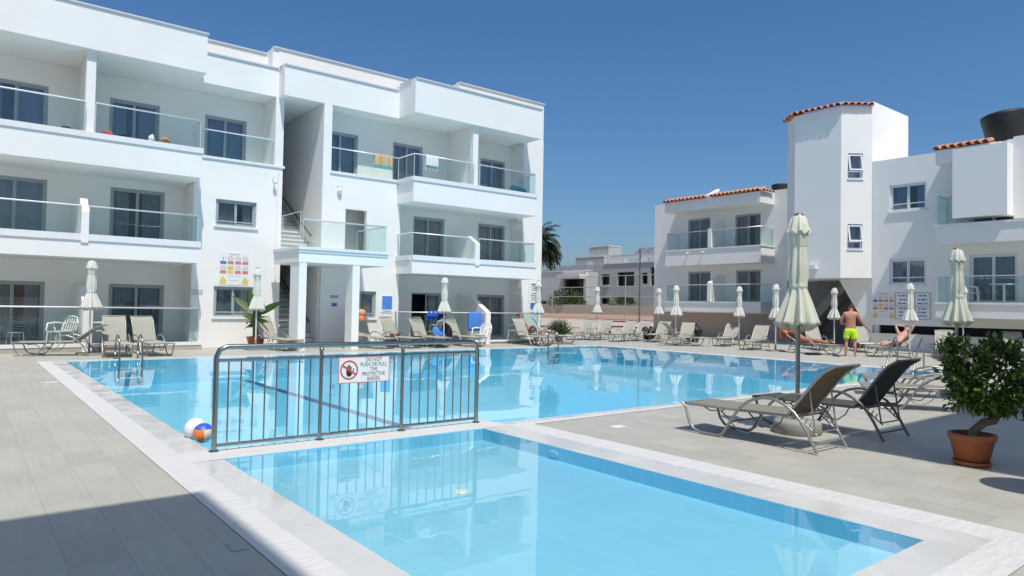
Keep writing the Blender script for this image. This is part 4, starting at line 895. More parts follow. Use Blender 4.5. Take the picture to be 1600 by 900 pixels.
def text(body,size,x,z,parent,M,m=INK,align='CENTER',name='lettering',d=.002,sx=1):
    cu=bpy.data.curves.new('lettering','FONT'); cu.body=body; cu.size=size; cu.align_x=align; cu.align_y='CENTER'; cu.extrude=.0004; cu.offset=-.0004 if size>.04 else 0; cu.space_line=1.0
    o=bpy.data.objects.new('tmp',cu); COL.objects.link(o)
    dg=bpy.context.evaluated_depsgraph_get(); me=bpy.data.meshes.new_from_object(o.evaluated_get(dg)); bpy.data.objects.remove(o)
    me.materials.clear(); me.materials.append(m)
    T=M@Matrix.Translation((x,-d,z))@Matrix.Rotation(math.pi/2,4,'X')@Matrix.Diagonal((sx,1,1,1))
    me.transform(T); o=bpy.data.objects.new(name,me); COL.objects.link(o); o.parent=parent
    return o
def disc(b,x,z,r,d,M,mi=0,r_in=0,seg=28):
    vs=[]; 
    for k in range(seg):
        a=2*math.pi*k/seg
        vs.append(M@Vector((x+r*math.cos(a),-d,z+r*math.sin(a))))
        if r_in: vs.append(M@Vector((x+r_in*math.cos(a),-d,z+r_in*math.sin(a))))
    if r_in: b.add(vs,[(2*k,2*((k+1)%seg),2*((k+1)%seg)+1,2*k+1) for k in range(seg)],mi)
    else: b.add(vs,[tuple(range(seg))],mi)
def rect(b,x0,x1,z0,z1,d,M,mi=0): b.add([M@Vector(p) for p in((x0,-d,z0),(x1,-d,z0),(x1,-d,z1),(x0,-d,z1))],[(0,1,2,3)],mi)
I4=Matrix.Identity(4)
s=thing('warning_sign','white sign with red border and crossed out hand wired to the pool barrier','sign',(3.61,7.175,.75))
m=MB(); m.box(-.315,.315,-.004,.004,-.147,.147); m.build('board',SIGNW,s)
m=MB(); 
for a,c,d,e in((-.315,.315,.139,.147),(-.315,.315,-.147,-.139),(-.315,-.307,-.139,.139),(.307,.315,-.139,.139)): rect(m,a,c,d,e,.0052,I4)
m.build('border',RED,s)
m=MB(); disc(m,-.187,0,.108,.0056,I4,0,.090)
m.build('prohibition_ring',RED,s)
m=MB(); hx,hz=-.187,-.012
vs=[(hx-.036,hz-.01),(hx-.03,hz-.045),(hx-.015,hz-.06),(hx+.015,hz-.06),(hx+.032,hz-.04),(hx+.036,hz-.005),(hx+.02,hz+.012),(hx-.03,hz+.012)]
m.add([(x,-.0052,z) for x,z in vs],[tuple(range(len(vs)))])
for x,z0,z1,w_ in((-.028,.0,.05,.006),(-.011,.0,.068,.0065),(.006,.0,.066,.0065),(.021,.0,.052,.006)): m.add([(hx+x-w_,-.0053,hz+z0),(hx+x+w_,-.0053,hz+z0),(hx+x+w_,-.0053,hz+z1),(hx+x-w_,-.0053,hz+z1)],[(0,1,2,3)])
m.add([(hx+.028,-.0054,hz-.035),(hx+.038,-.0054,hz-.03),(hx+.062,-.0054,hz+.025),(hx+.05,-.0054,hz+.03)],[(0,1,2,3)])
m.build('hand_symbol',INK,s)
m=MB(); M2=Matrix.Translation((-.187,0,0))@Matrix.Rotation(R(33),4,'Y'); rect(m,-.094,.094,-.011,.011,.0058,M2); m.build('slash_bar',RED,s)
for i,l in enumerate(['DO NOT','PUSH OR PULL','THE','PROTECTIVE','BARIER']): text(l,.062,.115,.108-i*.054,s,I4,INK,d=.0055,sx=.82)
m=MB()
for x in(-.2,.2): m.tube([(x,.004,.147),(x,.03,.155)],.003,5)
m.build('wire_tie',STEEL,s)
# ------------------------------------------------------------------ wall signs
def board(label,O,U,N,w,h,kind,name='notice_board'):
    U=Vector(U);N=Vector(N); s=thing(name,label,'sign',O); M=Matrix(((U.x,-N.x,0,0),(U.y,-N.y,0,0),(0,0,1,0),(0,0,0,1)))
    m=MB(); m.obox(M,0,w,-.012,-.001,-h,0); m.build('board',SIGNW,s)
    def lines(b,x0,x1,z,n,dz,th,mi=0):
        for i in range(n):
            L=random.uniform(.55,1)*(x1-x0); c=(x0+x1)/2; x=c-L/2
            while x<c+L/2-.01:
                q=random.uniform(.25,.8)*th*4; rect(b,x,min(x+q,c+L/2),z-i*dz-th/2,z-i*dz+th/2,.0135,M,mi); x+=q+th*.55
    if kind=='pict':
        for x_,z_,t_ in((.25,.06,.035),(.27,.72,.02),(.27,.86,.02)): g=MB(); lines(g,w*x_,w*(1-x_),-h*z_,1,.1,h*t_); g.build('small_print',GREYT,s)
        cols=[[BLUEP,REDP,REDP,REDP],[REDP,YEL,REDP,REDP]]
        for r_ in range(2):
            for c in range(4):
                cx=w*(.13+.245*c); cz=-h*(.20+.29*r_); mm=cols[r_][c]
                g=MB(); rect(g,cx-w*.10,cx+w*.10,cz-h*.165,cz-h*.075,.0135,M)
                if mm is YEL: rect(g,cx-w*.10,cx+w*.10,cz-h*.06,cz+h*.07,.0135,M)
                elif mm is BLUEP: disc(g,cx,cz+h*.03,w*.02,.0135,M); rect(g,cx-w*.012,cx+w*.012,cz-h*.05,cz+h*.0,.0135,M)
                else: disc(g,cx,cz,w*.088,.0135,M,0,w*.072)
                g.build('pictogram',mm,s)
                if mm in(REDP,YEL):
                    g=MB(); a=random.uniform(-1,1); Mr=M@Matrix.Translation((cx,0,cz))@Matrix.Rotation(a,4,'Y'); rect(g,-w*.05,w*.05,-h*.008,h*.008,.0142,Mr); disc(g,cx+w*.02,cz+h*.015,w*.015,.0142,M); g.build('symbol',GREYT,s)
        for cx in(w*.13,w*.87):
            g=MB(); rect(g,cx-w*.10,cx+w*.10,-h*.97,-h*.84,.0135,M); g.add([M@Vector(p) for p in((cx-w*.07,-.0136,-h*.835),(cx+w*.07,-.0136,-h*.835),(cx,-.0136,-h*.72))],[(0,1,2)]); g.build('warning_panel',YEL,s)
    else:
        fr_=MB(); e=.03
        for a,c,d,f_ in((0,w,-e,0),(0,w,-h,-h+e),(0,e,-h+e,-e),(w-e,w,-h+e,-e),(e,w-e,-h*.52-e/2,-h*.52+e/2)): fr_.obox(M,a,c,-.02,-.0125,d,f_)
        fr_.build('frame',GREYT,s)
        g=MB(); lines(g,w*.15,w*.85,-h*.12,3,h*.145,h*.055); lines(g,w*.15,w*.85,-h*.60,3,h*.13,h*.05); g.build('printed_text',BLUEP,s)
    return s
board('white pool rules board with red, blue and yellow pictograms on the left building',(6.52,YW,3.06),(1,0,0),(0,-1,0),.95,1.06,'pict')
board('white pool rules board with pictograms on the block wall beside the tower',(29.5,13.10,2.33),(0,-1,0),(-1,0,0),.86,1.08,'pict')
board('grey framed text board next to the pictogram board on the block wall',(29.5,12.22,2.32),(0,-1,0),(-1,0,0),.58,1.07,'text')
board('grey framed text board farther right, beside the block balcony',(29.5,11.50,2.32),(0,-1,0),(-1,0,0),.60,1.07,'text')
s=thing('wall_banner','tall white wall sign with dark text and a blue shape at the left building corner','sign',(19.08,YM,2.52)); m=MB(); m.box(0,.60,-.014,-.001,-1.28,0); m.build('board',SIGNW,s)
Mb=I4; g=MB()
for i,(z,w_,th) in enumerate(((-.09,.30,.07),(-.19,.28,.035),(-.26,.18,.035),(-.33,.30,.035),(-.48,.25,.04),(-.57,.38,.04),(-.66,.28,.04),(-.75,.33,.04))):
    x=.33-w_/2
    while x<.33+w_/2: q=random.uniform(.04,.1); rect(g,x,min(x+q,.33+w_/2),z-th/2,z+th/2,.0155,Mb); x+=q+.02
g.build('printed_text',INK,s); g=MB(); g.add([(.12,-.0155,-.88),(.12,-.0155,-1.17),(.42,-.0155,-1.17),(.52,-.0155,-1.05),(.52,-.0155,-.88)],[(0,1,2,3,4)]); g.build('blue_shape',BLUE,s)
s=thing('wall_sign','square bright blue sign on the wall right of the porch','sign',(12.10,YM,1.78)); m=MB(); m.box(0,.43,-.016,-.001,-.62,0); m.build('board',SIGNW,s)
g=MB(); rect(g,.012,.418,-.50,-.012,.0175,I4); g.build('blue_panel',mat('bright blue print',(.06,.24,.72),.4),s); g=MB(); disc(g,.1,-.40,.03,.0185,I4); disc(g,.2,-.2,.06,.0185,I4,0,.05); rect(g,.06,.37,-.585,-.545,.0185,I4); g.build('print',GREYT,s)
for z,w_,mm,l in((1.70,.30,GREYT,'grey name plate on the porch wall above a small blue one'),(1.42,.20,BLUEP,'small blue plate on the porch wall below the grey one')):
    m=MB(); m.box(10.10,10.10+w_,YM-.012,YM-.001,z-.05,z+.05); 
    if w_<.25: m=MB(); m.box(10.16,10.36,YM-.012,YM-.001,z-.06,z+.06)
    tag(m.build('name_plate',mm),l,'sign')
m=MB(); 
for i in range(3): m.box(5.71,6.05,YW-.008,YW-.001,1.79-i*.06,1.815-i*.06)
tag(m.build('wall_lettering',GREYT),'three short grey lines of lettering on the wall right of the left terrace','lettering')
# ------------------------------------------------------------------ pool ladders
def ladder(label,loc,rz):
    t=thing('pool_ladder',label,'ladder',loc,rz)
    for x in(-.25,.25):
        m=MB(); pts=[(x,.55,.0),(x,.55,.33)]
        for k in range(9): a=math.pi*k/8; pts.append((x,.28+.27*math.cos(a),.33+.27*math.sin(a)))
        pts+=[(x,.0,.2),(x,-.06,-.55)]; m.tube(pts,.021,10); m.build('side_rail',STEEL,t)
        m=MB(); m.cyl((x,.55),.05,.045,.004,.02,16); m.build('foot_plate',STEEL,t)
    for z in(-.2,-.42): m=MB(); m.box(-.23,.23,-.10,.0,z-.015,z+.015); m.build('step',PLAST,t)
    return t
ladder('stainless steel pool ladder by the two loungers at the left',(3.33,19.02,0),0); ladder('stainless steel pool ladder at the far edge near the left building corner',(17.15,19.02,0),0)
t=thing('pool_handrail','wide curved stainless handrails at the right corner of the main pool','handrail',(19.5,7.9,0),R(-80))
for x in(-.32,.32):
    m=MB(); m.tube([(x,-.55,-.3),(x,-.1,.25),(x,.35,.62),(x,.62,.80),(x,.78,.83),(x,.92,.76),(x,.97,.6),(x,.97,0)],.021,10); m.build('side_rail',STEEL,t)
for z in(-.25,-.45): m=MB(); m.box(-.3,.3,-.7,-.58,z-.015,z+.015); m.build('step',PLAST,t)
# ------------------------------------------------------------------ balls
m=MB(); m.sphere((0,0,0),.118,0,24,16); 
for k in range(3): a=k*1.05; m.tube([(.1185*math.cos(q)*math.cos(a),.1185*math.cos(q)*math.sin(a),.1185*math.sin(q)) for q in [i*math.pi/8 for i in range(17)]],.0022,4,1)
tag(m.build('beach_ball',[PLAST,GREYT],loc=(2.075,8.12,.085)),'white ball floating at the pool edge behind the coloured one','ball')
b=MB(); vs=[];fs=[]
me=bpy.data.meshes.new('volleyball'); bm=bmesh.new(); bmesh.ops.create_uvsphere(bm,u_segments=32,v_segments=20,radius=.105)
for f_ in bm.faces:
    c=f_.calc_center_median(); f_.smooth=True; az=math.degrees(math.atan2(c.y,c.x)); el=c.z/.105
    f_.material_index=1 if el>.42 else (0 if (az<-104 or az>150) else (3 if -60<az<-52 else 2))
bm.to_mesh(me); bm.free()
for mm in(mat('ball orange',(.75,.22,.03),.4),mat('ball blue',(.04,.11,.52),.4),mat('ball cream',(.70,.68,.58),.4),GREYT): me.materials.append(mm)
o=bpy.data.objects.new('volleyball',me); COL.objects.link(o); o.location=(2.09,7.86,.08); tag(o,'orange, blue and cream volleyball floating next to the barrier post','ball')
# ------------------------------------------------------------------ deck and pool fittings
t=thing('skimmer_lid','square skimmer lid in the shaded near left deck','drain cover',(1.37,4.37,.001),0); m=MB(); m.box(-.045,.045,-.09,.09,0,.004); m.build('lid',mat('weathered lid',(.38,.42,.37),.5),t); m=MB(); m.box(-.032,.032,-.075,.075,.0045,.006); m.build('grate',GREYT,t)
for i,(x,y,l) in enumerate(((-.02,13.9,'small white deck drain on the sunny left deck, nearer one'),(.25,18.2,'small white deck drain far back on the left deck'),(6.55,6.02,'small white deck drain right of the paddling pool'),(1.32,14.6,'white drain tile at the coping edge of the main pool'))):
    m=MB(); m.box(x-.10,x+.10,y-.06,y+.06,.001,.006); tag(m.build('deck_drain',PLAST),l,'drain cover')
for x,y,l in((3.50,5.05,'round cream floor drain in the far half of the paddling pool'),(3.13,2.72,'round cream floor drain in the near half of the paddling pool')):
    m=MB(); m.lathe([(zf+.002,.075),(zf+.012,.07),(zf+.016,.02)],20,c=(x,y)); 
    tag(m.build('floor_drain',mat('cream plastic',(.62,.62,.50),.5) if 'cream plastic' not in MT else MT['cream plastic']),l,'drain')
m=MB(); m.lathe([(0,.11),(.012,.105),(.02,.06),(.021,.01)],24); o=m.build('pool_light',mat('pool light lens',(.30,.56,.68),.3),loc=(5.037,5.55,-.08)); o.rotation_euler=(0,R(-90),0); o.scale=(.36,.8,.5); tag(o,'oval white pool light in the right wall of the paddling pool','light')
# unseen round table, added to cast the disc shadow on the deck
t=thing('shadow_table','small round table added outside the frame to cast the disc shadow on the right deck','table',(7.25,1.62,0)); m=MB(); m.cyl((0,0),.33,.33,.70,.73,32); m.build('table_top',BLACKP,t); m=MB(); m.tube([(0,0,.02),(0,0,.70)],.03,8); m.cyl((0,0),.2,.18,0,.03,20); m.build('pedestal',BLACKP,t)
# ------------------------------------------------------------------ white plastic chairs and terrace things
def chair(label,loc,rz):
    t=thing('plastic_chair',label,'chair',loc,rz)
    m=MB(); m.box(-.23,.23,-.22,.24,.40,.425); m.build('seat',PLAST,t)
    for x in(-.21,.21):
        for y in(-.2,.22): m=MB(); m.tube([(x*1.12,y*1.15,0),(x,y,.40)],[.016,.022],6); m.build('leg',PLAST,t)
    m=MB()
    for k in range(6): x=-.19+k*.076; m.tube([(x,-.22,.42),(x*1.05,-.29,.62),(x*1.0,-.33,.80-abs(x)*.25)],.017,5)
    m.tube([(-.24,-.24,.44),(-.25,-.31,.66),(-.19,-.335,.80),(0,-.345,.845),(.19,-.335,.80),(.25,-.31,.66),(.24,-.24,.44)],.02,6); m.build('backrest',PLAST,t)
    for x in(-1,1): m=MB(); m.tube([(x*.25,-.30,.64),(x*.29,-.05,.655),(x*.28,.18,.63),(x*.25,.24,.42)],[.018,.026,.026,.018],6); m.build('armrest',PLAST,t)
    return t
c0=chair('white plastic armchair on the deck in front of the blue towel',(15.25,20.9,0),yaw(-.9,-.3))
dup(c0,(2.25,22.8,.14),yaw(-.8,-.6),'white plastic armchair on the left terrace behind the reclined lounger')
dup(c0,(2.35,23.5,.14),yaw(.2,-1),'white plastic armchair against the partition of the left terrace')
dup(c0,(3.3,23.3,.14),yaw(1,-.2),'white plastic armchair on the left terrace behind the ladder loungers')
dup(c0,(14.45,22.6,.06),yaw(.1,1),'white plastic armchair with its back to the railing on the ground terrace')
dup(c0,(29.05,9.4,1.87),yaw(.2,-1),'white plastic chair on the block balcony behind the umbrella')
dup(c0,(18.2,22.5,.06),yaw(-1,-.2),'white plastic armchair at the right end of the ground terrace')
t=thing('round_table','white plastic table on the block balcony','table',(29.0,8.35,1.87)); m=MB(); m.cyl((0,0),.42,.42,.70,.73,28); m.build('table_top',PLAST,t); m=MB(); m.tube([(0,0,.03),(0,0,.7)],.04,8); m.cyl((0,0),.22,.18,0,.03,20); m.build('pedestal',PLAST,t)
t=thing('metal_chair','round backed aluminium chair on the far left ground terrace','chair',(1.25,23.3,.14),yaw(.3,-1)); t.scale=(.85,.85,.85)
m=MB(); m.cyl((0,0),.21,.21,.43,.45,20); m.build('seat',ALU,t)
m=MB()
for z in(.55,.63,.71,.78): m.tube([(.24*math.sin(a),-.24*math.cos(a),z) for a in [i*.25-1.5 for i in range(13)]],.010,5)
m.build('backrest',ALU,t)
for x,y in((-.16,-.16),(.16,-.16),(-.16,.16),(.16,.16)): m=MB(); m.tube([(x*1.2,y*1.2,0),(x,y,.43)],.012,5); m.build('leg',ALU,t)
# towels
def towel(name,label,loc,w,zf_,zb,mats,stripes=1,fringe=None,rail_y=0):
    """towel folded over a rail: hangs zf_ in front and zb behind"""
    t=thing(name,label,'towel',loc); m=MB(); n=20; prof=[(-.03,-zf_),(-.035,-zf_*.66),(-.03,-zf_*.33),(-.028,-.02),(-.02,.016),(0,.028),(.02,.016),(.028,-.02),(.03,-zb*.5),(.033,-zb)]
    vs=[]
    for i in range(n+1):
        x=-w/2+w*i/n
        for j,(y,z) in enumerate(prof): vs.append((x,y+.014*math.sin(i*1.1+j*.3)*(1 if z<0 else .2),z))
    q=len(prof)
    for i in range(n):
        mi=int(i/n*stripes)%len(mats)
        m.add([vs[i*q+j] for j in range(q)]+[vs[(i+1)*q+j] for j in range(q)],[(j,q+j,q+j+1,j+1) for j in range(q-1)],mi,True)
    m.build('cloth',mats,t)
    if fringe:
        m=MB(); m.box(-w/2,w/2,-.055,-.045,-zf_-.10,-zf_+.02); m.build('border_band',fringe,t)
    return t
tO=mat('towel orange',(.75,.30,.06),.95,bump=.3,bscale=90); tB=mat('towel light blue',(.22,.52,.62),.95,bump=.3,bscale=90); tY=mat('towel amber',(.70,.45,.14),.95,bump=.3,bscale=90)
towel('striped_towel','orange and light blue striped towel over the top floor railing',(12.05,YM+.04,6.93),.72,.40,.3,[tY,tB,tO,tY,tB,tO],7,mat('towel teal',(.10,.36,.42),.95))
towel('white_towel','white towel over the top floor railing near the balcony step',(13.42,YRR+.04,6.93),.52,.36,.52,[mat('towel white',(.75,.75,.72),.95,bump=.3,bscale=90)],1)
tbl=mat('towel blue',(.07,.22,.62),.95,noise=.1,bump=.3,bscale=90); tnv=mat('navy cloth',(.015,.022,.07),.95,noise=.2)
towel('blue_towel','bright blue towel hanging over the ground terrace railing by the sloped partition',(15.5,YRR+.04,1.205),.62,.62,.7,[tbl],1)
towel('blue_towel','royal blue towel over the railing in front of the open terrace door',(13.65,YRR+.04,1.215),.62,.16,.3,[mat('royal blue cloth',(.03,.10,.52),.95)],1)
def lump(name,label,cat,loc,r,m_,sz=1,n=2,seed=1):
    random.seed(seed); me=bpy.data.meshes.new(name); bm=bmesh.new(); bmesh.ops.create_icosphere(bm,subdivisions=3,radius=1)
    for v in bm.verts:
        p=v.co; k=1+.16*math.sin(p.x*3+seed)+.14*math.sin(p.y*4+seed*2)+.12*math.sin(p.z*5+p.x*2)
        v.co=Vector((p.x*r[0],p.y*r[1],max(p.z,-.75)*r[2]))*k
    for f_ in bm.faces: f_.smooth=True
    bm.to_mesh(me); bm.free(); me.materials.append(m_); o=bpy.data.objects.new(name,me); COL.objects.link(o); o.location=loc; return tag(o,label,cat)
lump('beach_bag','dark navy bundle hanging on the terrace railing beside a white chair','bag',(14.0,YRR-.02,1.14),(.17,.12,.16),tnv,seed=3)
lump('beach_bag','blue and black beach bag heaped behind the umbrella pole of the terrace','bag',(13.7,YRR-.25,.32),(.24,.2,.36),tbl,seed=4)
lump('clothes_pile','black clothes draped on the back of the terrace lounger','clothes',(14.1,YRR-.22,.42),(.2,.18,.42),BLACKP,seed=9)
lump('beach_bag','dark teal bag on the top floor balcony at the right end','bag',(17.7,YRR+.35,6.22),(.34,.2,.2),mat('teal cloth',(.02,.13,.20),.9),seed=5)
lump('beach_bag','black bag behind the sun loungers left of the paired umbrellas','bag',(25.3,21.4,.36),(.33,.3,.36),BLACKP,seed=6)
lump('rubbish_bag','round dark grey sack between the loungers of the paired umbrellas','bag',(26.2,19.6,.42),(.42,.4,.45),BLACKP,seed=7)
lump('beach_bag','red beach bag on the top floor balcony of the left building','bag',(3.2,YR+.5,6.2),(.12,.1,.14),mat('coral cloth',(.5,.10,.08),.9),seed=11)
lump('clothes_pile','navy clothes on the top floor balcony floor, beside the red bag','clothes',(3.62,YR+.5,6.17),(.2,.12,.13),tnv,seed=12)
lump('toy','white soft toy at the middle of the top floor balcony','toy',(4.35,YR+.5,6.22),(.09,.09,.17),PLAST,seed=13)
lump('beach_bag','tan beach bag next to the white toy on the top floor balcony','bag',(4.72,YR+.5,6.2),(.19,.13,.16),mat('tan cloth',(.48,.25,.10),.9),seed=14)
lump('beach_bag','black bag at the column of the top floor left balcony','bag',(2.25,YR+.5,6.12),(.22,.15,.14),BLACKP,seed=15)
random.seed(21)
t=thing('rescue_float','orange rescue float hanging on the right side of the porch column','rescue float',(10.36,20.92,.92)); m=MB(); m.lathe([(-.02,.15),(0,.165),(.22,.165),(.24,.12)],20); m.build('float_body',ORANGE,t); m=MB(); m.lathe([(.245,.15),(.30,.20),(.42,.20),(.50,.13),(.52,.02)],20); m.build('float_head',mat('faded orange plastic',(.80,.30,.14),.5),t); m=MB(); m.tube([(-.2,.0,.2),(0,0,.2)],.02,6); m.build('bracket',RAIL,t); t.scale=(.72,.72,.72)
t=thing('brown_planter','round brown planter between the loungers below the blue wall sign','planter',(12.0,21.75,0)); m=MB(); m.lathe([(0,.2),(.02,.23),(.42,.27),(.45,.28),(.45,.24),(.38,.23)],20,cap=False); m.build('pot',mat('brown glaze',(.20,.07,.04),.4,noise=.5,nscale=6),t); m=MB(); m.lathe([(.38,.235),(.39,.01)],16,cap=False); m.build('soil',SOIL,t)
t=thing('flip_flops','pair of black flip flops on the deck beside the standing man','flip flops',(23.15,11.45,0),.5)
for x in(-.07,.07): m=MB(); m.lathe([(0,.05),(.02,.05)],14); o=m.build('sandal',BLACKP,t); o.location=(x,0,.002); o.scale=(.9,2.4,1)
lump('black_towel','flat black towel on the deck under the orange towel lounger','towel',(23.2,12.3,.03),(.45,.22,.05),BLACKP,seed=8)
# ================================================================== people
SKIN_R=mat('sunburnt skin',(.50,.22,.15),.55,noise=.12,nscale=9); SKIN_T=mat('tanned skin',(.36,.15,.085),.5,noise=.1,nscale=9); SKIN_P=mat('fair skin',(.56,.32,.22),.55,noise=.1,nscale=9)
HAIR_D=mat('dark hair',(.02,.015,.012),.6); HAIR_B=mat('blond hair',(.32,.22,.11),.6); NEON=mat('neon yellow shorts',(.52,.85,.02),.8,noise=.06,nscale=12)
def skin_mesh(name,verts,edges,radii,m,parent,root=0,sub=2):
    me=bpy.data.meshes.new('sk'); me.from_pydata(verts,edges,[]); o=bpy.data.objects.new('sk',me); COL.objects.link(o)
    sm=o.modifiers.new('s','SKIN'); sm.use_smooth_shade=True
    for i,r_ in enumerate(radii):
        d=me.skin_vertices[0].data[i]; d.radius=(r_,r_) if not isinstance(r_,tuple) else r_; d.use_root=(i==root)
    ss=o.modifiers.new('u','SUBSURF'); ss.levels=sub; ss.render_levels=sub
    dg=bpy.context.evaluated_depsgraph_get(); m2=bpy.data.meshes.new_from_object(o.evaluated_get(dg)); bpy.data.objects.remove(o)
    m2.materials.clear(); m2.materials.append(m); m2.name=name
    for p in m2.polygons: p.use_smooth=True
    r=bpy.data.objects.new(name,m2); COL.objects.link(r); r.parent=parent; return r
class Body:
    def __init__(s): s.v=[];s.e=[];s.r=[]
    def p(s,co_,r_,par=None):
        s.v.append(tuple(co_)); s.r.append(r_); i=len(s.v)-1
        if par is not None: s.e.append((par,i))
        return i
    def chain(s,par,pts):
        for c,r_ in pts: par=s.p(c,r_,par)
        return par
    def hand(s,wr,co_,d,n,k=1):
        """five separate bent fingers on a palm; d finger direction, n palm normal"""
        d=Vector(d).normalized(); n=Vector(n); n=(n-d*n.dot(d)).normalized(); sd=d.cross(n); c=Vector(co_)
        pm=s.p(c+d*.045*k,.026*k,wr); p2=s.p(c+d*.085*k,.026*k,pm)
        for i,(o_,L) in enumerate(((-.03,.065),(-.01,.08),(.01,.075),(.03,.058))):
            a=c+d*.095*k+sd*o_*k; q=s.p(a,.009*k,p2); q=s.p(a+d*L*.5*k+n*.008,.0085*k,q); s.p(a+d*L*.9*k+n*.03*k,.0075*k,q)
        q=s.p(c+d*.04*k-sd*.035*k,.011*k,pm); s.p(c+d*.075*k-sd*.06*k+n*.015,.009*k,q)
def head(b,neck,c,upv,fwd,k=1):
    """head chain + nose and ears as branches; returns centre"""
    u=Vector(upv).normalized(); f_=Vector(fwd); f_=(f_-u*f_.dot(u)).normalized(); sd=f_.cross(u); c=Vector(c)
    j=b.p(c-u*.07*k+f_*.015,.058*k,neck); m_=b.p(c+f_*.005,.078*k,j); t_=b.p(c+u*.065*k,.074*k,m_); b.p(c+u*.105*k,.045*k,t_)
    q=b.p(c+f_*.085*k-u*.01*k,.016*k,m_); b.p(c+f_*.105*k-u*.025*k,.011*k,q)
    for s_ in(-1,1): q=b.p(c+sd*s_*.08*k,.012*k,m_); b.p(c+sd*s_*.092*k+u*.02*k,.012*k,q)
    return c,u,f_,sd
def face(parent,c,u,f_,sd,hair,long=False):
    for s_ in(-1,1): m=MB(); m.sphere(c+f_*.078+sd*s_*.03+u*.012,.010,0,8,6); m.build('eye',INK,parent)
    m=MB(); m.tube([c+f_*.080-u*.048-sd*.022,c+f_*.086-u*.048,c+f_*.080-u*.048+sd*.022],.006,5); m.build('mouth',mat('lip',(.35,.10,.08),.5) if 'lip' not in MT else MT['lip'],parent)
    M=Matrix(((sd.x,f_.x,u.x,c.x),(sd.y,f_.y,u.y,c.y),(sd.z,f_.z,u.z,c.z),(0,0,0,1)))
    m=MB(); vs=[];fs=[]; S=18; Rg=8; 
    for i in range(Rg+1):
        t_=i/Rg
        for k in range(S):
            a=2*math.pi*k/S; lim=(1.25 if math.sin(a)>.3 else (2.25 if long else 1.85)); th=lim*t_
            vs.append(M@Vector((.092*math.sin(th)*math.cos(a),.100*math.sin(th)*math.sin(a)-.008,.035+.098*math.cos(th))))
    for i in range(Rg):
        for k in range(S): fs.append((i*S+k,(i+1)*S+k,(i+1)*S+(k+1)%S,i*S+(k+1)%S))
    m.add(vs,fs,0,True); m.build('hair',hair,parent)
# standing man, seen from behind
P=thing('person','bare backed man in neon yellow shorts standing by the pool, right hand on a lounger','person',(23.6,11.2,0),yaw(.90,.43))
b=Body(); pel=b.p((0,0,.93),(.155,.115)); sp=b.p((0,.015,1.10),(.155,.11),pel); ch=b.p((0,.0,1.30),(.175,.12),sp); uc=b.p((0,.015,1.42),(.15,.095),ch); nk=b.p((0,.05,1.52),.058,uc)
hc=head(b,nk,(.01,.115,1.63),(.05,.42,.9),(0,1,-.45))
for s_,arm in((1,[((.185,.0,1.43),.068),((.31,.10,1.22),.050),((.42,.22,1.06),.042),((.50,.36,.96),.032),((.545,.44,.925),.024)]),(-1,[((-.185,.0,1.43),.068),((-.27,.02,1.25),.052),((-.285,.06,1.12),.045),((-.22,.22,1.08),.036),((-.14,.31,1.10),.025)])):
    q=b.chain(uc,arm); w_=Vector(arm[-1][0]); pv=Vector(arm[-2][0]); b.hand(q,w_,(w_-pv)+Vector((0,0,-.03 if s_>0 else .02)),(0,0,-1) if s_>0 else (1,0,0),.95)
for s_ in(-1,1):
    q=b.chain(pel,[((s_*.10,.0,.84),.105),((s_*.115,.01,.66),.085),((s_*.125,.02,.50),.060),((s_*.13,-.015,.36),.058),((s_*.135,-.02,.18),.042),((s_*.14,-.015,.085),.036),((s_*.15,.04,.04),.034),((s_*.165,.12,.032),.034),((s_*.17,.17,.026),.022)])
    b.p((s_*.14,-.055,.035),.03,q-2)
skin_mesh('body',b.v,b.e,b.r,SKIN_R,P); face(P,*hc,HAIR_D)
b=Body(); a0=b.p((0,0,.99),(.168,.128)); a1=b.p((0,0,.90),(.178,.135),a0)
for s_ in(-1,1): b.chain(a1,[((s_*.105,.0,.80),.122),((s_*.118,.008,.66),.118),((s_*.122,.01,.58),.118)])
skin_mesh('shorts',b.v,b.e,b.r,NEON,P)
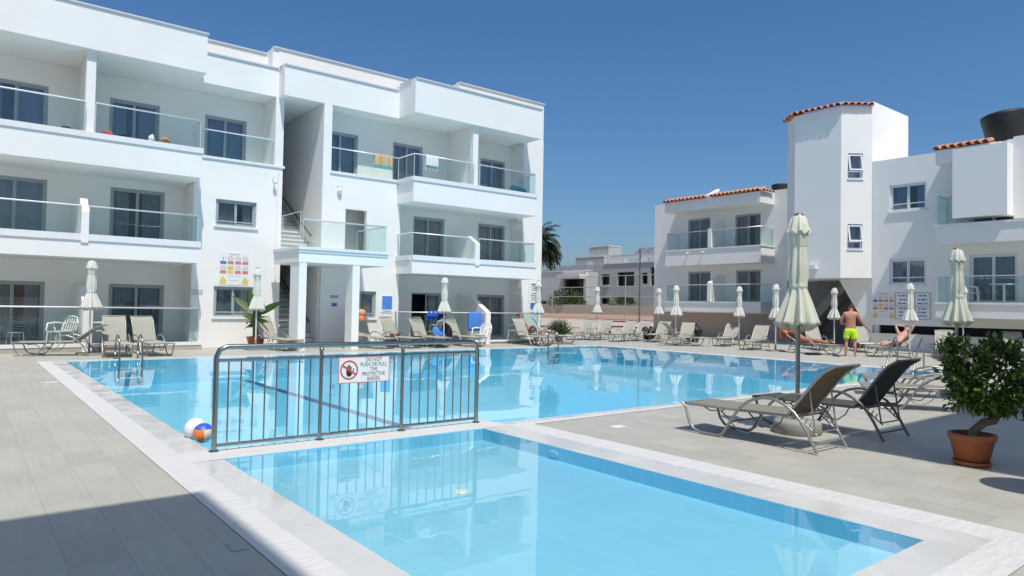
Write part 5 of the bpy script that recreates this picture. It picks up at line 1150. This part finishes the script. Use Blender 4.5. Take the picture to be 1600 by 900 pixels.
def lying(label,lg,skin,hair,ang,arms,knee,cloth,clothname,long=False,top=False):
    P=thing('person',label,'person',lg.location,lg.rotation_euler[2]); a=R(ang); d=Vector((0,-math.cos(a),math.sin(a))); nr=Vector((0,math.sin(a),math.cos(a)))
    b=Body(); h0=Vector((0,-.40,.47)); pel=b.p(h0,(.15,.105)); sp=b.p(h0+d*.17+nr*.01,(.135,.10),pel); ch=b.p(h0+d*.36+nr*.02,(.16,.11),sp); uc=b.p(h0+d*.47+nr*.02,(.14,.09),ch); nk=b.p(h0+d*.57+nr*.03,.052,uc)
    hcv=h0+d*.70+nr*.05; hc=head(b,nk,hcv,d+nr*.2,nr-d*.1)
    for s_ in(-1,1):
        sh=h0+d*.46+nr*.02+Vector((s_*.17,0,0))
        if arms=='up': pts=[(sh,.058),(sh+d*.16+Vector((s_*.13,0,0))+nr*.16,.044),(sh+d*.22+Vector((s_*.16,0,0))+nr*.22,.038),(hcv+Vector((s_*.15,0,0))+d*.10+nr*.08,.03),(hcv+Vector((s_*.09,0,0))+d*.10,.023)]
        elif arms=='face': pts=[(sh,.058),(sh-d*.16+Vector((s_*.09,0,0))+nr*.10,.044),(sh-d*.19+Vector((s_*.10,0,0))+nr*.16,.038),(sh+d*.05+Vector((-s_*.02,0,0))+nr*.19,.03),(sh+d*.14+Vector((-s_*.07,0,0))+nr*.16,.023)]
        else: pts=[(sh,.058),(sh-d*.18+Vector((s_*.09,0,0)),.044),(sh-d*.26+Vector((s_*.11,.02,0)),.038),(h0+Vector((s_*.22,.05,.02)),.03),(h0+Vector((s_*.21,.14,.0)),.023)]
        q=b.chain(uc,pts); w_=pts[-1][0]; pv=pts[-2][0]; b.hand(q,w_,w_-pv,nr*-1,.9)
        kz=knee if (s_>0 or knee<.2) else knee*.35
        q=b.chain(pel,[((s_*.095,-.32,.465),.10),((s_*.10,-.10,.445+kz*.55),.078),((s_*.10,.10-kz*.25,.43+kz),.056),((s_*.10,.26-kz*.35,.425+kz*.62),.052),((s_*.10,.46-kz*.5,.41+kz*.12),.036),((s_*.10,.53-kz*.5,.41),.033),((s_*.11,.57-kz*.5,.47),.03),((s_*.115,.59-kz*.5,.54),.02)])
    skin_mesh('body',b.v,b.e,b.r,skin,P); face(P,*hc,hair,long)
    b=Body(); a0=b.p(h0+d*.05,(.16,.115)); a1=b.p(h0-d*.02,(.165,.118),a0)
    for s_ in(-1,1): b.chain(a1,[((s_*.095,-.33,.465),.108),((s_*.10,-.24 if clothname=='swim_briefs' else -.15,.46),.098)])
    skin_mesh(clothname,b.v,b.e,b.r,cloth,P)
    return P
for lg_ in(l_sun,l_wom): pass
lying('sunbather with raised arms in black swim briefs lying on a lounger near the notice boards',l_wom,SKIN_P,HAIR_B,36,'up',.06,BLACKP,'swim_briefs',True)
lying('deeply tanned sunbather lying on a lounger with an orange towel behind the tall umbrella',l_sun,SKIN_T,HAIR_D,36,'face',.04,mat('rust swim shorts',(.45,.12,.05),.8),'swim_shorts')
lw=[o for o in COL.objects if o.get('label','').startswith('sun lounger with a sunbather')][0]
lying('sunbather with one knee up lying below the tall white wall sign',lw,SKIN_R,HAIR_D,62,'side',.27,tnv,'swim_shorts')
t=thing('orange_towel','orange towel over the back of the tanned sunbather lounger','towel',l_sun.location,l_sun.rotation_euler[2]); m=MB(); 
pp=[Vector((0,-1.06,.50)),Vector((0,-1.12,.66)),Vector((0,-1.115,.80)),Vector((0,-1.07,.84)),Vector((0,-1.0,.80)),Vector((0,-.86,.70))]
vs=[]; 
for q in pp:
    for k in range(7): vs.append(q+Vector((-.29+.58*k/6,.012*math.sin(k*2),.01*math.cos(k*1.7))))
m.add(vs,[(7*i+k,7*i+k+1,7*i+k+8,7*i+k+7) for i in range(len(pp)-1) for k in range(6)],0,True); o=m.build('cloth',mat('rust orange towel',(.70,.18,.04),.95,bump=.3,bscale=90),t); so2=o.modifiers.new('thick','SOLIDIFY'); so2.thickness=.012
